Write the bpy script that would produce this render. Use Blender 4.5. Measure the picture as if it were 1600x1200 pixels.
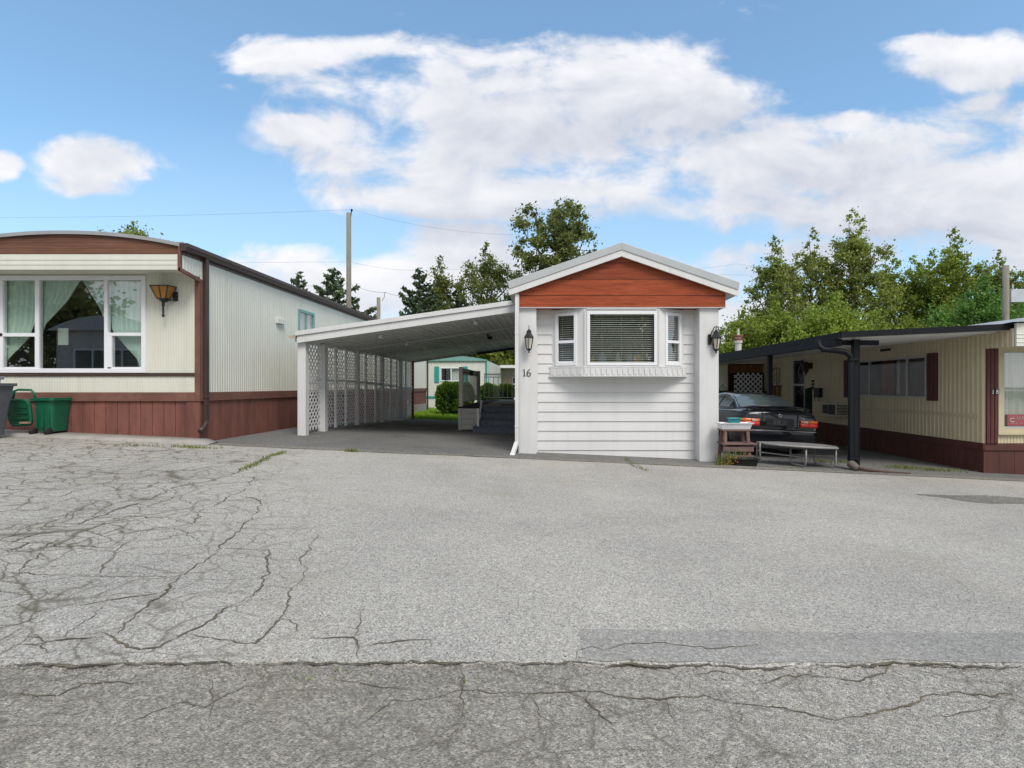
import bpy, bmesh, math, random
import numpy as np
from mathutils import Vector, Matrix
R = math.radians
for o in list(bpy.data.objects): bpy.data.objects.remove(o)
SC = bpy.context.scene
COL = SC.collection

# ------------------------------------------------------------------ camera
CX, HY, F, CZ = 852.0, 603.0, 850.0, 1.25        # vanishing point, horizon, focal length (photo pixels), eye height
cam_d = bpy.data.cameras.new('camera'); cam = bpy.data.objects.new('camera', cam_d); COL.objects.link(cam)
cam.location = (0, 0, CZ); cam.rotation_euler = (R(90), 0, 0)
cam_d.sensor_width = 36.0; cam_d.lens = 36.0*F/1600.0
cam_d.shift_x = -(CX-800.0)/1600.0; cam_d.shift_y = (HY-600.0)/1600.0
cam_d.clip_start = 0.05; cam_d.clip_end = 3000
SC.camera = cam
SC.view_settings.view_transform = 'Standard'; SC.view_settings.look = 'None'
SC.view_settings.gamma = 1.0; SC.view_settings.use_curve_mapping = False
SC.view_settings.exposure = EXPO = 0.38
# ------------------------------------------------------------------ sun + sky
SUN_EL, SUN_AZ = R(52), R(152)                    # azimuth clockwise from +Y (camera looks +Y): behind the camera, a little left
sl = bpy.data.lights.new('sun', 'SUN'); sl.energy = 2.0; sl.angle = R(24); sl.color = (1.0, 0.96, 0.9)
so = bpy.data.objects.new('sun', sl); COL.objects.link(so)
sd = Vector((math.sin(SUN_AZ)*math.cos(SUN_EL), math.cos(SUN_AZ)*math.cos(SUN_EL), math.sin(SUN_EL)))
so.rotation_euler = sd.to_track_quat('Z', 'Y').to_euler(); so.location = (0, -5, 12)

def nd(nt, t, **k):
    n = nt.nodes.new(t)
    for a, b in k.items(): setattr(n, a, b)
    return n
def mth(nt, op, a, b=None, c=None, clamp=False):
    n = nt.nodes.new('ShaderNodeMath'); n.operation = op; n.use_clamp = clamp
    for i, x in enumerate((a, b, c)):
        if x is None: continue
        if isinstance(x, (int, float)): n.inputs[i].default_value = x
        else: nt.links.new(x, n.inputs[i])
    return n.outputs[0]
def mixc(nt, f, a, b, bt='MIX'):
    n = nt.nodes.new('ShaderNodeMix'); n.data_type = 'RGBA'; n.blend_type = bt
    for s, x in ((n.inputs[0], f), (n.inputs[6], a), (n.inputs[7], b)):
        if isinstance(x, (int, float)): s.default_value = x
        elif isinstance(x, (tuple, list)): s.default_value = (*x[:3], 1)
        else: nt.links.new(x, s)
    return n.outputs[2]
def mrange(nt, x, a, b, c=0.0, d=1.0, smooth=False):
    n = nt.nodes.new('ShaderNodeMapRange'); n.clamp = True
    if smooth: n.interpolation_type = 'SMOOTHSTEP'
    nt.links.new(x, n.inputs[0])
    for i, v in enumerate((a, b, c, d)): n.inputs[i+1].default_value = v
    return n.outputs[0]
def noise(nt, vec, scale, detail=4, rough=.55, dim='3D', dist=0):
    n = nt.nodes.new('ShaderNodeTexNoise'); n.noise_dimensions = dim
    if vec is not None: nt.links.new(vec, n.inputs['Vector'])
    n.inputs['Scale'].default_value = scale; n.inputs['Detail'].default_value = detail
    n.inputs['Roughness'].default_value = rough; n.inputs['Distortion'].default_value = dist
    return n.outputs['Fac']
def vmul(nt, vec, s, add=None):
    n = nt.nodes.new('ShaderNodeVectorMath'); n.operation = 'MULTIPLY_ADD'
    nt.links.new(vec, n.inputs[0]); n.inputs[1].default_value = s; n.inputs[2].default_value = add or (0, 0, 0)
    return n.outputs[0]

wd = bpy.data.worlds.new("World"); SC.world = wd; wd.use_nodes = True
nt = wd.node_tree; nt.nodes.clear()
sky = nd(nt, 'ShaderNodeTexSky', sky_type='NISHITA'); sky.sun_disc = False
sky.sun_elevation = SUN_EL; sky.sun_rotation = SUN_AZ; sky.altitude = 50; sky.air_density = 1.0; sky.dust_density = .8; sky.ozone_density = 1.2
tc = nd(nt, 'ShaderNodeTexCoord'); sx = nd(nt, 'ShaderNodeSeparateXYZ'); nt.links.new(tc.outputs['Generated'], sx.inputs[0])
ay = mth(nt, 'MAXIMUM', mth(nt, 'ABSOLUTE', sx.outputs[1]), .12)
u = mth(nt, 'DIVIDE', sx.outputs[0], ay); v = mth(nt, 'DIVIDE', sx.outputs[2], ay)
cb = nd(nt, 'ShaderNodeCombineXYZ'); nt.links.new(u, cb.inputs[0]); nt.links.new(v, cb.inputs[1]); UV = cb.outputs[0]
n1 = noise(nt, vmul(nt, UV, (5.0, 8.5, 1), (3.1, 1.7, 0)), 1.0, 9, .58, '2D', .25)
wrp = noise(nt, vmul(nt, UV, (2.6, 4.5, 1), (9.1, 4.7, 0)), 1.0, 5, .55, '2D')
blobs = [(640,165,120,48),(820,185,280,85),(700,120,160,48),(1000,180,150,70),  # photo px: cx, cy, rx, ry (cloud banks of this sky, by direction)
 (760,120,290,52),(960,150,260,66),(600,125,130,42),(1090,160,110,50),(700,170,190,60),(860,215,340,62),(620,250,170,50),(560,300,130,30),(760,300,250,38),
 (1150,265,230,70),(1210,215,90,38),(1060,320,200,40),(1370,300,240,80),(1480,230,190,62),(1560,290,170,90),(1330,190,60,18),(1590,180,90,40),
 (130,264,76,42),(2,262,34,20),(1560,98,130,46),(1500,72,110,18),(480,88,130,30),(600,78,100,22),(560,200,80,40),(700,215,110,50),(980,100,120,40),
 (460,432,160,44),(590,440,120,46),(720,412,120,56),(790,440,150,60),(650,480,320,50),(900,420,140,40),(1120,430,130,42),(1180,500,220,50),(1300,400,160,30),(1530,370,160,50),(480,205,60,26)]
m = None; mu = None
for cx, cy, rx, ry in blobs:
    for k_, off in ((0, 0.0), (1, .050)):
        du = mth(nt, 'MULTIPLY_ADD', u, F/rx, -(cx-CX)/rx); dv = mth(nt, 'MULTIPLY_ADD', v, F/ry, (off*F-(HY-cy))/ry)
        q = mth(nt, 'MULTIPLY', du, du); q = mth(nt, 'MULTIPLY_ADD', dv, dv, q)
        q = mth(nt, 'SUBTRACT', 1.0, q)
        if k_ == 0: m = q if m is None else mth(nt, 'SMOOTH_MAX', m, q, .4)
        else: mu = q if mu is None else mth(nt, 'SMOOTH_MAX', mu, q, .4)
m = mth(nt, 'MAXIMUM', m, -1.5); mu = mth(nt, 'MAXIMUM', mu, -1.5)
dens = mth(nt, 'MULTIPLY_ADD', mth(nt, 'SUBTRACT', n1, .5), 4.5, m)
dens = mth(nt, 'MULTIPLY_ADD', mth(nt, 'SUBTRACT', wrp, .5), 2.6, dens)
# high overhead: broken cloud cover, thickened out of view to take blue from the ambient
dens = mth(nt, 'ADD', dens, mrange(nt, sx.outputs[2], .5, .8, 0, 1.3))
dens = mth(nt, 'ADD', dens, mrange(nt, sx.outputs[1], .15, -.2, 0, 2.2))      # unseen cloud added behind the camera: neutral ambient light, fill on shaded fronts
mask = mrange(nt, dens, -.45, .9, 0, 1, True)
# billow shading: difference of the same noise sampled a little up and towards the light
n2 = noise(nt, vmul(nt, UV, (5.0, 8.5, 1), (3.1-.10, 1.7+.26, 0)), 1.0, 6, .55, '2D', .25)
emb = mrange(nt, mth(nt, 'SUBTRACT', n1, n2), -.16, .16, 0, 1)
dup_ = mth(nt, 'MULTIPLY_ADD', mth(nt, 'SUBTRACT', n2, .5), 2.6, mu)
under = mrange(nt, dup_, -.6, 1.7, 1, 0)
low = mrange(nt, noise(nt, vmul(nt, UV, (2.2, 5.2, 1), (.4, 7.3, 0)), 1.0, 4, .5, '2D'), .38, .62)
edge = mrange(nt, dens, .2, 2.2, 1, 0)
lit = mth(nt, 'ADD', mth(nt, 'MULTIPLY', emb, .28), mth(nt, 'ADD', mth(nt, 'MULTIPLY', low, .34), mth(nt, 'MULTIPLY', under, .46)), clamp=True)
ccol = mixc(nt, lit, (2.85, 3.08, 3.6), (5.05, 5.05, 5.25))
skyc = mixc(nt, 1.0, sky.outputs[0], (.86, 1.08, 1.08), 'MULTIPLY')
skyc = mixc(nt, .15, skyc, (2.4, 3.7, 5.6))
pal = mrange(nt, v, .02, .5, .62, 0)
skyc = mixc(nt, pal, skyc, (3.1, 4.0, 5.0))
skyc = mixc(nt, mask, skyc, ccol)
bg = nd(nt, 'ShaderNodeBackground'); bg.inputs[1].default_value = .15
nt.links.new(skyc, bg.inputs[0]); wo = nd(nt, 'ShaderNodeOutputWorld'); nt.links.new(bg.outputs[0], wo.inputs[0])

# ------------------------------------------------------------------ geometry of the place
def clampf(a, lo, hi): return max(lo, min(hi, a))
def sst(t): t = clampf(t, 0, 1); return t*t*(3-2*t)
def gz(x, y):                                     # ground height: falls to the right, dips a little behind the homes
    return -0.045*clampf(x, -26, 26) - 0.24*sst((y-13.0)/9.0)
def gd(px, py): return 1062.5/((py-HY)-.045*(px-CX))
def gp(px, py):
    d = gd(px, py); x = (px-CX)*d/F; return (x, d, -0.045*x)
def X_(px, d): return (px-CX)*d/F
def Z_(py, d): return CZ-(py-HY)*d/F
def D_(px, X): return X*F/(px-CX)

class MB:
    def __init__(s): s.v=[]; s.f=[]; s.m=[]; s.s=[]
    def add(s, vs, fs, mat=0, T=None, smooth=False):
        o = len(s.v)
        s.v += [tuple(T(*p)) if T else tuple(p) for p in vs]
        s.f += [tuple(i+o for i in f) for f in fs]; s.m += [mat]*len(fs); s.s += [smooth]*len(fs)
        return s
    def box(s, x0, x1, y0, y1, z0, z1, mat=0, T=None):
        vs = [(x0,y0,z0),(x1,y0,z0),(x1,y1,z0),(x0,y1,z0),(x0,y0,z1),(x1,y0,z1),(x1,y1,z1),(x0,y1,z1)]
        return s.add(vs, [(0,3,2,1),(4,5,6,7),(0,1,5,4),(1,2,6,5),(2,3,7,6),(3,0,4,7)], mat, T)
    def prism(s, pts, a, b, axis='y', mat=0, T=None):  # polygon pts extruded from a to b along axis
        n = len(pts)
        def P(p, t): return (p[0], t, p[1]) if axis=='y' else ((t, p[0], p[1]) if axis=='x' else (p[0], p[1], t))
        vs = [P(p, a) for p in pts]+[P(p, b) for p in pts]
        fs = [tuple(range(n))[::-1], tuple(range(n, 2*n))]+[(i, (i+1)%n, n+(i+1)%n, n+i) for i in range(n)]
        return s.add(vs, fs, mat, T)
    def bar(s, p, q, w, h=None, mat=0, up=(0,0,1)):     # square bar from p to q
        h = h or w; p = Vector(p); q = Vector(q); d = (q-p).normalized(); u_ = Vector(up)
        if abs(d.dot(u_)) > .99: u_ = Vector((1,0,0))
        a = d.cross(u_).normalized()*w/2; b = a.normalized().cross(d)*h/2
        vs = [c+e for c in (p, q) for e in (-a-b, a-b, a+b, -a+b)]
        return s.add(vs, [(0,1,2,3)[::-1],(4,5,6,7),(0,1,5,4),(1,2,6,5),(2,3,7,6),(3,0,4,7)], mat)
    def tube(s, pts, r, seg=8, mat=0, closed=False, cap=True):
        pts = [Vector(p) for p in pts]; n = len(pts); rs = r if isinstance(r, (list, tuple)) else [r]*n
        vs = []; fs = []; pa = None
        for i, p in enumerate(pts):
            if closed: t = pts[(i+1)%n]-pts[i-1]
            else: t = pts[min(i+1,n-1)]-pts[max(i-1,0)]
            t.normalize()
            if pa is None:
                ref = Vector((0,0,1)) if abs(t.z) < .9 else Vector((1,0,0)); pa = t.cross(ref).normalized()
            else: pa = (pa-t*pa.dot(t)).normalized()
            pb = t.cross(pa)
            for k in range(seg):
                a = 2*math.pi*k/seg; vs.append(p+(pa*math.cos(a)+pb*math.sin(a))*rs[i])
        for i in range(n if closed else n-1):
            j = (i+1)%n
            for k in range(seg): fs.append((i*seg+k, i*seg+(k+1)%seg, j*seg+(k+1)%seg, j*seg+k))
        if cap and not closed: fs += [tuple(range(seg))[::-1], tuple((n-1)*seg+k for k in range(seg))]
        return s.add(vs, fs, mat, None, seg > 5)
    def lathe(s, prof, c, seg=16, mat=0, smooth=True, rot=0, sx=1, sy=1):
        vs = []; fs = []; n = len(prof)
        for r, z in prof:
            for k in range(seg):
                a = 2*math.pi*(k+rot)/seg; vs.append((c[0]+r*sx*math.cos(a), c[1]+r*sy*math.sin(a), c[2]+z))
        for i in range(n-1):
            for k in range(seg): fs.append((i*seg+k, i*seg+(k+1)%seg, (i+1)*seg+(k+1)%seg, (i+1)*seg+k))
        fs += [tuple(range(seg))[::-1], tuple((n-1)*seg+k for k in range(seg))]
        return s.add(vs, fs, mat, None, smooth)
    def build(s, name, mats, parent=None, bevel=0, recalc=True):
        off = Vector(WL.get(parent.name, (0,0,0))) if parent is not None else Vector((0,0,0))
        me = bpy.data.meshes.new(name)
        me.from_pydata([(a-off.x, b-off.y, c-off.z) for a, b, c in s.v], [], s.f)
        for m_ in (mats if isinstance(mats, (list, tuple)) else [mats]): me.materials.append(m_)
        me.polygons.foreach_set('material_index', s.m); me.polygons.foreach_set('use_smooth', s.s)
        me.update()
        if recalc:
            bm = bmesh.new(); bm.from_mesh(me); bmesh.ops.recalc_face_normals(bm, faces=bm.faces); bm.to_mesh(me); bm.free()
        o = bpy.data.objects.new(name, me); COL.objects.link(o)
        if parent is not None: o.parent = parent
        WL[o.name] = tuple(off)
        if bevel:
            b = o.modifiers.new('bevel', 'BEVEL'); b.width = bevel; b.segments = 2; b.limit_method = 'ANGLE'
        return o
WL = {}
def tag(o, label=None, cat=None, group=None, kind=None):
    if label: o['label'] = label
    if cat: o['category'] = cat
    if group: o['group'] = group
    if kind: o['kind'] = kind
    return o
def thing(name, label, cat, loc, group=None):
    o = bpy.data.objects.new(name, None); COL.objects.link(o); o.location = loc; o.empty_display_size = .3
    WL[o.name] = tuple(loc); return tag(o, label, cat, group)
def dup(root, loc, label=None, rz=None):
    def cp(o, par):
        c = o.copy(); COL.objects.link(c)
        if par is not None: c.parent = par
        WL[c.name] = tuple(loc)
        for ch in list(o.children): cp(ch, c)
        return c
    r = cp(root, None); r.location = loc
    if rz is not None: r.rotation_euler.z = rz
    if label: r['label'] = label
    return r

# ------------------------------------------------------------------ materials
def newmat(name):
    m_ = bpy.data.materials.new(name); m_.use_nodes = True; t = m_.node_tree; t.nodes.clear()
    b = nd(t, 'ShaderNodeBsdfPrincipled'); o = nd(t, 'ShaderNodeOutputMaterial'); t.links.new(b.outputs[0], o.inputs[0])
    g = nd(t, 'ShaderNodeNewGeometry'); return m_, t, b, g.outputs['Position'], o
def pm(name, col, rough=.6, var=.12, scale=2.5, streak=0, dirt=None, dirtamt=0, bump=0, bscale=40, metal=0, spec=.4, stretch=(1,1,1)):
    m_, t, b, P, o = newmat(name)
    n = noise(t, vmul(t, P, stretch), scale, 6, .6)
    c = mixc(t, mrange(t, n, .3, .7), tuple(x*(1-var) for x in col), tuple(min(1, x*(1+var)) for x in col))
    if streak:
        s_ = noise(t, vmul(t, P, (9, 9, .5)), 1.0, 4, .6)
        c = mixc(t, mrange(t, s_, .5, .78, 0, streak), c, dirt or tuple(x*.55 for x in col))
    if dirtamt:
        d_ = noise(t, P, scale*2.3, 7, .68)
        c = mixc(t, mrange(t, d_, .52, .74, 0, dirtamt), c, dirt or tuple(x*.5 for x in col))
    t.links.new(c, b.inputs['Base Color'])
    b.inputs['Roughness'].default_value = rough; b.inputs['Metallic'].default_value = metal; b.inputs['Specular IOR Level'].default_value = spec
    if bump:
        bn = nd(t, 'ShaderNodeBump'); bn.inputs['Strength'].default_value = bump; bn.inputs['Distance'].default_value = .01
        t.links.new(noise(t, vmul(t, P, stretch), bscale, 3, .6), bn.inputs['Height']); t.links.new(bn.outputs[0], b.inputs['Normal'])
    return m_
def wood(name, c1, c2, along='x', scale=14, rough=.5, plank=0, pz=0, coat=0):
    m_, t, b, P, o = newmat(name)
    st = (.35, 1, 6) if along == 'x' else (6, 1, .35)
    vec = vmul(t, P, st)
    n = noise(t, vec, scale, 6, .65, dist=1.2); n2_ = noise(t, vec, scale*.25, 4, .6)
    f = mth(t, 'ADD', mth(t, 'MULTIPLY', n, .6), mth(t, 'MULTIPLY', n2_, .4))
    c = mixc(t, mrange(t, f, .36, .64), c1, c2)
    if plank:                                    # boards: each plank its own tone, dark seams between
        sp = nd(t, 'ShaderNodeSeparateXYZ'); t.links.new(P, sp.inputs[0])
        q = mth(t, 'DIVIDE', mth(t, 'SUBTRACT', sp.outputs[2], pz), plank); fl = mth(t, 'FLOOR', q); fr = mth(t, 'SUBTRACT', q, fl)
        wn = nd(t, 'ShaderNodeTexWhiteNoise', noise_dimensions='1D'); t.links.new(fl, wn.inputs['W'])
        c = mixc(t, 1.0, c, mixc(t, wn.outputs[0], (.78,.78,.78), (1.08,1.08,1.08)), 'MULTIPLY')
        c = mixc(t, mth(t, 'LESS_THAN', fr, .05), c, tuple(x*.45 for x in c1))
    t.links.new(c, b.inputs['Base Color']); b.inputs['Roughness'].default_value = rough; b.inputs['Specular IOR Level'].default_value = .3
    return m_
def glassm(name, tint=(.8,.85,.83), refl=.10, rough=.01):
    m_ = bpy.data.materials.new(name); m_.use_nodes = True; t = m_.node_tree; t.nodes.clear()
    tr = nd(t, 'ShaderNodeBsdfTransparent'); tr.inputs[0].default_value = (*tint, 1)
    gl = nd(t, 'ShaderNodeBsdfGlossy'); gl.inputs['Roughness'].default_value = rough
    g = nd(t, 'ShaderNodeNewGeometry'); dt = nd(t, 'ShaderNodeVectorMath', operation='DOT_PRODUCT'); t.links.new(g.outputs['Normal'], dt.inputs[0]); t.links.new(g.outputs['Incoming'], dt.inputs[1])
    fr = mth(t, 'POWER', mth(t, 'SUBTRACT', 1.0, mth(t, 'ABSOLUTE', dt.outputs['Value'])), 5.0)
    fr = mth(t, 'MULTIPLY_ADD', fr, .9, .05+refl, clamp=True)
    mx = nd(t, 'ShaderNodeMixShader'); t.links.new(fr, mx.inputs[0])
    t.links.new(tr.outputs[0], mx.inputs[1]); t.links.new(gl.outputs[0], mx.inputs[2])
    o = nd(t, 'ShaderNodeOutputMaterial'); t.links.new(mx.outputs[0], o.inputs[0]); return m_
def leafm(name, c1, c2, trans=.45):
    m_ = bpy.data.materials.new(name); m_.use_nodes = True; t = m_.node_tree; t.nodes.clear()
    g = nd(t, 'ShaderNodeNewGeometry')
    c = mixc(t, g.outputs['Random Per Island'], c1, c2)
    big = noise(t, g.outputs['Position'], .55, 3, .5)
    c = mixc(t, 1.0, c, mixc(t, mrange(t, big, .35, .65), (.78,.8,.8), (1.15,1.15,1.05)), 'MULTIPLY')
    d = nd(t, 'ShaderNodeBsdfPrincipled'); d.inputs['Roughness'].default_value = .55; d.inputs['Specular IOR Level'].default_value = .3
    t.links.new(c, d.inputs['Base Color'])
    tl = nd(t, 'ShaderNodeBsdfTranslucent'); t.links.new(c, tl.inputs[0])
    mx = nd(t, 'ShaderNodeMixShader'); mx.inputs[0].default_value = trans
    t.links.new(d.outputs[0], mx.inputs[1]); t.links.new(tl.outputs[0], mx.inputs[2])
    o = nd(t, 'ShaderNodeOutputMaterial'); t.links.new(mx.outputs[0], o.inputs[0]); return m_
def asphalt(name, base, stone_hi, stone_lo, cell=110, tan=(.28,.24,.18), tanamt=.25, speck=.5, bump=.5, mesh_cracks=0, grade=None):
    m_, t, b, P, o = newmat(name)
    vo = nd(t, 'ShaderNodeTexVoronoi'); vo.inputs['Scale'].default_value = cell; t.links.new(P, vo.inputs['Vector'])
    sp = nd(t, 'ShaderNodeSeparateColor'); t.links.new(vo.outputs['Color'], sp.inputs[0])
    vo2 = nd(t, 'ShaderNodeTexVoronoi'); vo2.inputs['Scale'].default_value = cell*.62; t.links.new(P, vo2.inputs['Vector'])
    sp2 = nd(t, 'ShaderNodeSeparateColor'); t.links.new(vo2.outputs['Color'], sp2.inputs[0])
    c = mixc(t, mrange(t, sp.outputs[0], .55, .95, 0, speck), base, stone_hi)
    c = mixc(t, mrange(t, sp.outputs[1], .6, .95, 0, speck), c, stone_lo)
    c = mixc(t, mrange(t, sp2.outputs[0], .72, .95, 0, speck*.8), c, stone_hi)
    c = mixc(t, mrange(t, sp2.outputs[1], .74, .95, 0, speck*.9), c, stone_lo)
    n3 = noise(t, vmul(t, P, (1, 1.3, 1)), 30, 5, .75)
    c = mixc(t, 1.0, c, mixc(t, mrange(t, n3, .3, .7), (.84,.84,.85), (1.16,1.16,1.15)), 'MULTIPLY')
    n4 = noise(t, P, .45, 7, .65); c = mixc(t, 1.0, c, mixc(t, mrange(t, n4, .32, .68), (.84,.84,.85), (1.13,1.12,1.10)), 'MULTIPLY')
    n5 = noise(t, P, 1.1, 6, .65); c = mixc(t, mrange(t, n5, .54, .76, 0, tanamt), c, tan)
    if grade:                                    # cleaner and greyer towards one side
        spx = nd(t, 'ShaderNodeSeparateXYZ'); t.links.new(P, spx.inputs[0])
        gx = mrange(t, mth(t, 'ADD', spx.outputs[0], mth(t, 'MULTIPLY', noise(t, P, 3.0, 4, .6), .8)), .2, 1.4, 0, .75)
        c = mixc(t, gx, c, mixc(t, 1.0, c, grade, 'MULTIPLY'))
    if mesh_cracks:                              # fine alligator cracking on the worn left part of the road
        sp3 = nd(t, 'ShaderNodeSeparateXYZ'); t.links.new(P, sp3.inputs[0])
        wv = nd(t, 'ShaderNodeVectorMath'); wv.operation = 'ADD'; t.links.new(P, wv.inputs[0])
        nn = nd(t, 'ShaderNodeTexNoise'); nn.inputs['Scale'].default_value = 2.2; nn.inputs['Detail'].default_value = 6; t.links.new(P, nn.inputs['Vector'])
        t.links.new(vmul(t, nn.outputs['Color'], (.38,.38,0)), wv.inputs[1])
        dx = mth(t, 'ADD', 0.0, .5) if mesh_cracks == 2 else mrange(t, mth(t, 'ADD', mth(t, 'MULTIPLY', sp3.outputs[1], .42), sp3.outputs[0]), -1.6, .3, 1, 0)
        fade = mth(t, 'MULTIPLY', dx, mrange(t, noise(t, P, .8, 3, .6), .34, .50))
        for sc_, wdt, am in ((1.25, .010, .75), (2.7, .017, .85), (5.2, .028, .45)):
            vr = nd(t, 'ShaderNodeTexVoronoi', feature='DISTANCE_TO_EDGE'); vr.inputs['Scale'].default_value = sc_
            t.links.new(vmul(t, wv.outputs[0], (1.0, 1.25, 1)), vr.inputs['Vector'])
            k = mth(t, 'MULTIPLY', mth(t, 'MULTIPLY', mrange(t, vr.outputs[0], wdt*.3, wdt*1.5, 1, 0), fade), am)
            c = mixc(t, k, c, (.095,.083,.058))
            k2 = mth(t, 'MULTIPLY', mth(t, 'MULTIPLY', mrange(t, vr.outputs[0], 0, .07, .28, 0), fade), am)
            c = mixc(t, k2, c, (.20,.18,.135))
    t.links.new(c, b.inputs['Base Color']); b.inputs['Roughness'].default_value = .9; b.inputs['Specular IOR Level'].default_value = .2
    bn = nd(t, 'ShaderNodeBump'); bn.inputs['Strength'].default_value = bump; bn.inputs['Distance'].default_value = .006
    hh = mth(t, 'ADD', mth(t, 'MULTIPLY', vo.outputs['Distance'], -1.2), mth(t, 'MULTIPLY', n3, 1.0))
    t.links.new(hh, bn.inputs['Height']); t.links.new(bn.outputs[0], b.inputs['Normal'])
    return m_

M = {}
M['white'] = pm('white_paint', (.69,.69,.685), .5, .05, 1.5, streak=.34, dirtamt=.12, dirt=(.50,.51,.50), bump=.06, bscale=8)
M['vinyl'] = pm('white_vinyl_siding', (.69,.69,.685), .45, .05, 1.2, streak=.32, dirt=(.55,.56,.56))
M['trimwhite'] = pm('white_window_frame', (.80,.81,.83), .35, .03, 3)
M['alum'] = pm('aluminium_fascia', (.46,.48,.49), .4, .06, 2)
M['ceil'] = pm('ribbed_metal_soffit', (.80,.80,.76), .4, .08, 1.2, dirtamt=.2, dirt=(.30,.31,.26))
M['orange'] = wood('red_cedar_boards', (.19,.034,.012), (.42,.092,.032), 'x', 10, .45, plank=.30, pz=2.0)
M['creamL'] = pm('cream_ribbed_metal', (.67,.665,.58), .5, .06, .8, streak=.42, dirt=(.50,.51,.40), dirtamt=.10)
M['creamband'] = pm('off_white_band', (.70,.70,.62), .5, .05, 2, streak=.2, dirt=(.5,.5,.42))
M['brownL'] = pm('worn_red_brown_wood', (.20,.078,.058), .75, .25, 1.6, streak=.6, dirt=(.09,.042,.035), dirtamt=.55, bump=.5, bscale=35, stretch=(2,2,.4))
M['trimbrown'] = pm('faded_brown_trim', (.17,.080,.058), .7, .22, 3, dirtamt=.4, dirt=(.28,.15,.10))
M['gableL'] = wood('weathered_brown_gable', (.13,.055,.035), (.27,.13,.085), 'x', 5, .7, plank=.09, pz=.02)
M['gutter'] = pm('brown_enamel_gutter', (.062,.040,.032), .35, .12, 2, dirtamt=.2, dirt=(.1,.08,.07))
M['roofmet'] = pm('grey_metal_roof', (.33,.34,.35), .45, .15, 1.5, dirtamt=.35, dirt=(.2,.2,.19))
M['black'] = pm('black_enamel', (.008,.009,.012), .5, .2, 4, dirtamt=.12, dirt=(.03,.03,.035), spec=.22)
M['lblack'] = pm('lantern_black', (.02,.02,.022), .45, .2, 8)
M['amber'] = pm('amber_glass', (.36,.17,.035), .25, .2, 9)
M['frost'] = pm('frosted_glass', (.52,.48,.42), .25, .2, 12)
M['glass'] = glassm('window_glass', (.95,.98,.96), .19)
M['glassdark'] = glassm('tinted_window_glass', (.75,.72,.70), .03)
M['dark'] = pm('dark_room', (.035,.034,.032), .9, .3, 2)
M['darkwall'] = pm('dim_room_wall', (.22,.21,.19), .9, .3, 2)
M['blind'] = pm('white_blind_slats', (.66,.66,.63), .6, .03, 5)
M['curtain'] = pm('sheer_green_curtain', (.62,.80,.70), .8, .10, 5, stretch=(6,6,.3))
M['curtainw'] = pm('sheer_white_curtain', (.75,.77,.72), .8, .12, 5, stretch=(6,6,.3))
M['lattice'] = pm('bright_white_lattice', (.80,.81,.81), .5, .03, 2)
M['creamR'] = pm('beige_ribbed_metal', (.62,.54,.37), .55, .08, 1.1, streak=.35, dirt=(.30,.25,.16), dirtamt=.15)
M['brownR'] = pm('dark_red_brown_skirt', (.105,.038,.030), .7, .18, 2, streak=.5, dirt=(.045,.022,.02), dirtamt=.3, bump=.3, bscale=30)
M['shutter'] = pm('oxblood_shutter', (.095,.030,.027), .55, .15, 4)
M['alframe'] = pm('silver_window_frame', (.48,.48,.46), .4, .08, 6)
M['teal'] = pm('teal_paint', (.03,.34,.28), .5, .08, 3)
M['tealfade'] = pm('faded_teal_paint', (.20,.38,.33), .6, .12, 5)
M['greybin'] = pm('grey_plastic', (.095,.10,.115), .5, .12, 5, dirtamt=.3, dirt=(.18,.18,.18))
M['greenbin'] = pm('green_plastic', (.010,.115,.058), .42, .12, 5, dirtamt=.2, dirt=(.05,.16,.1))
M['rubber'] = pm('black_rubber', (.018,.018,.019), .8, .2, 8)
M['concrete'] = pm('weathered_concrete', (.33,.31,.28), .9, .18, 3, dirtamt=.5, dirt=(.19,.17,.13), bump=.6, bscale=60)
M['carpet'] = pm('blue_grey_outdoor_carpet', (.13,.15,.18), .95, .35, 14, dirtamt=.4, dirt=(.12,.13,.14))
M['deckpaint'] = pm('beige_deck_floor', (.36,.34,.28), .7, .12, 3)
M['greyrail'] = pm('grey_painted_rail', (.62,.62,.60), .6, .12, 5)
M['metalrail'] = pm('pale_metal_rail', (.72,.73,.71), .4, .06, 5)
M['woodstand'] = pm('faded_red_wood', (.17,.105,.09), .8, .25, 6, dirtamt=.5, dirt=(.09,.06,.05), bump=.4)
M['oakshelf'] = wood('orange_wood', (.20,.075,.03), (.36,.15,.06), 'z', 10)
M['steel'] = pm('dull_galvanised_tube', (.27,.265,.255), .5, .2, 8, dirtamt=.5, dirt=(.17,.11,.07), metal=.25)
M['tabletop'] = pm('grey_table_top', (.20,.195,.185), .6, .25, 5, dirtamt=.4, dirt=(.33,.31,.28))
M['paint'] = pm('black_car_paint', (.010,.011,.015), .12, .1, 2, spec=.6)
M['carglass'] = pm('car_glass', (.11,.135,.13), .04, .1, 3, spec=.9)  # base colour lightened to stand in for reflected sky
M['chrome'] = pm('chrome', (.6,.6,.62), .2, .05, 3, metal=.9)
M['redlens'] = pm('red_lens', (.68,.025,.018), .12, .08, 30, spec=.6)
M['amberlens'] = pm('amber_lens', (.75,.16,.02), .12, .08, 30, spec=.6)
M['darkplastic'] = pm('dark_bumper_plastic', (.022,.022,.024), .45, .15, 6)
M['plate'] = pm('dark_plate_cover', (.05,.05,.055), .2, .3, 30)
M['platemark'] = pm('plate_marking', (.20,.20,.21), .5, .1, 30)
M['pole'] = wood('weathered_pole', (.16,.15,.12), (.30,.28,.23), 'z', 12, .9)
M['bark'] = pm('bark', (.12,.10,.08), .9, .3, 6, bump=.6, bscale=20)
M['wire'] = pm('cable', (.06,.06,.06), .7, .1, 3)
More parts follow.
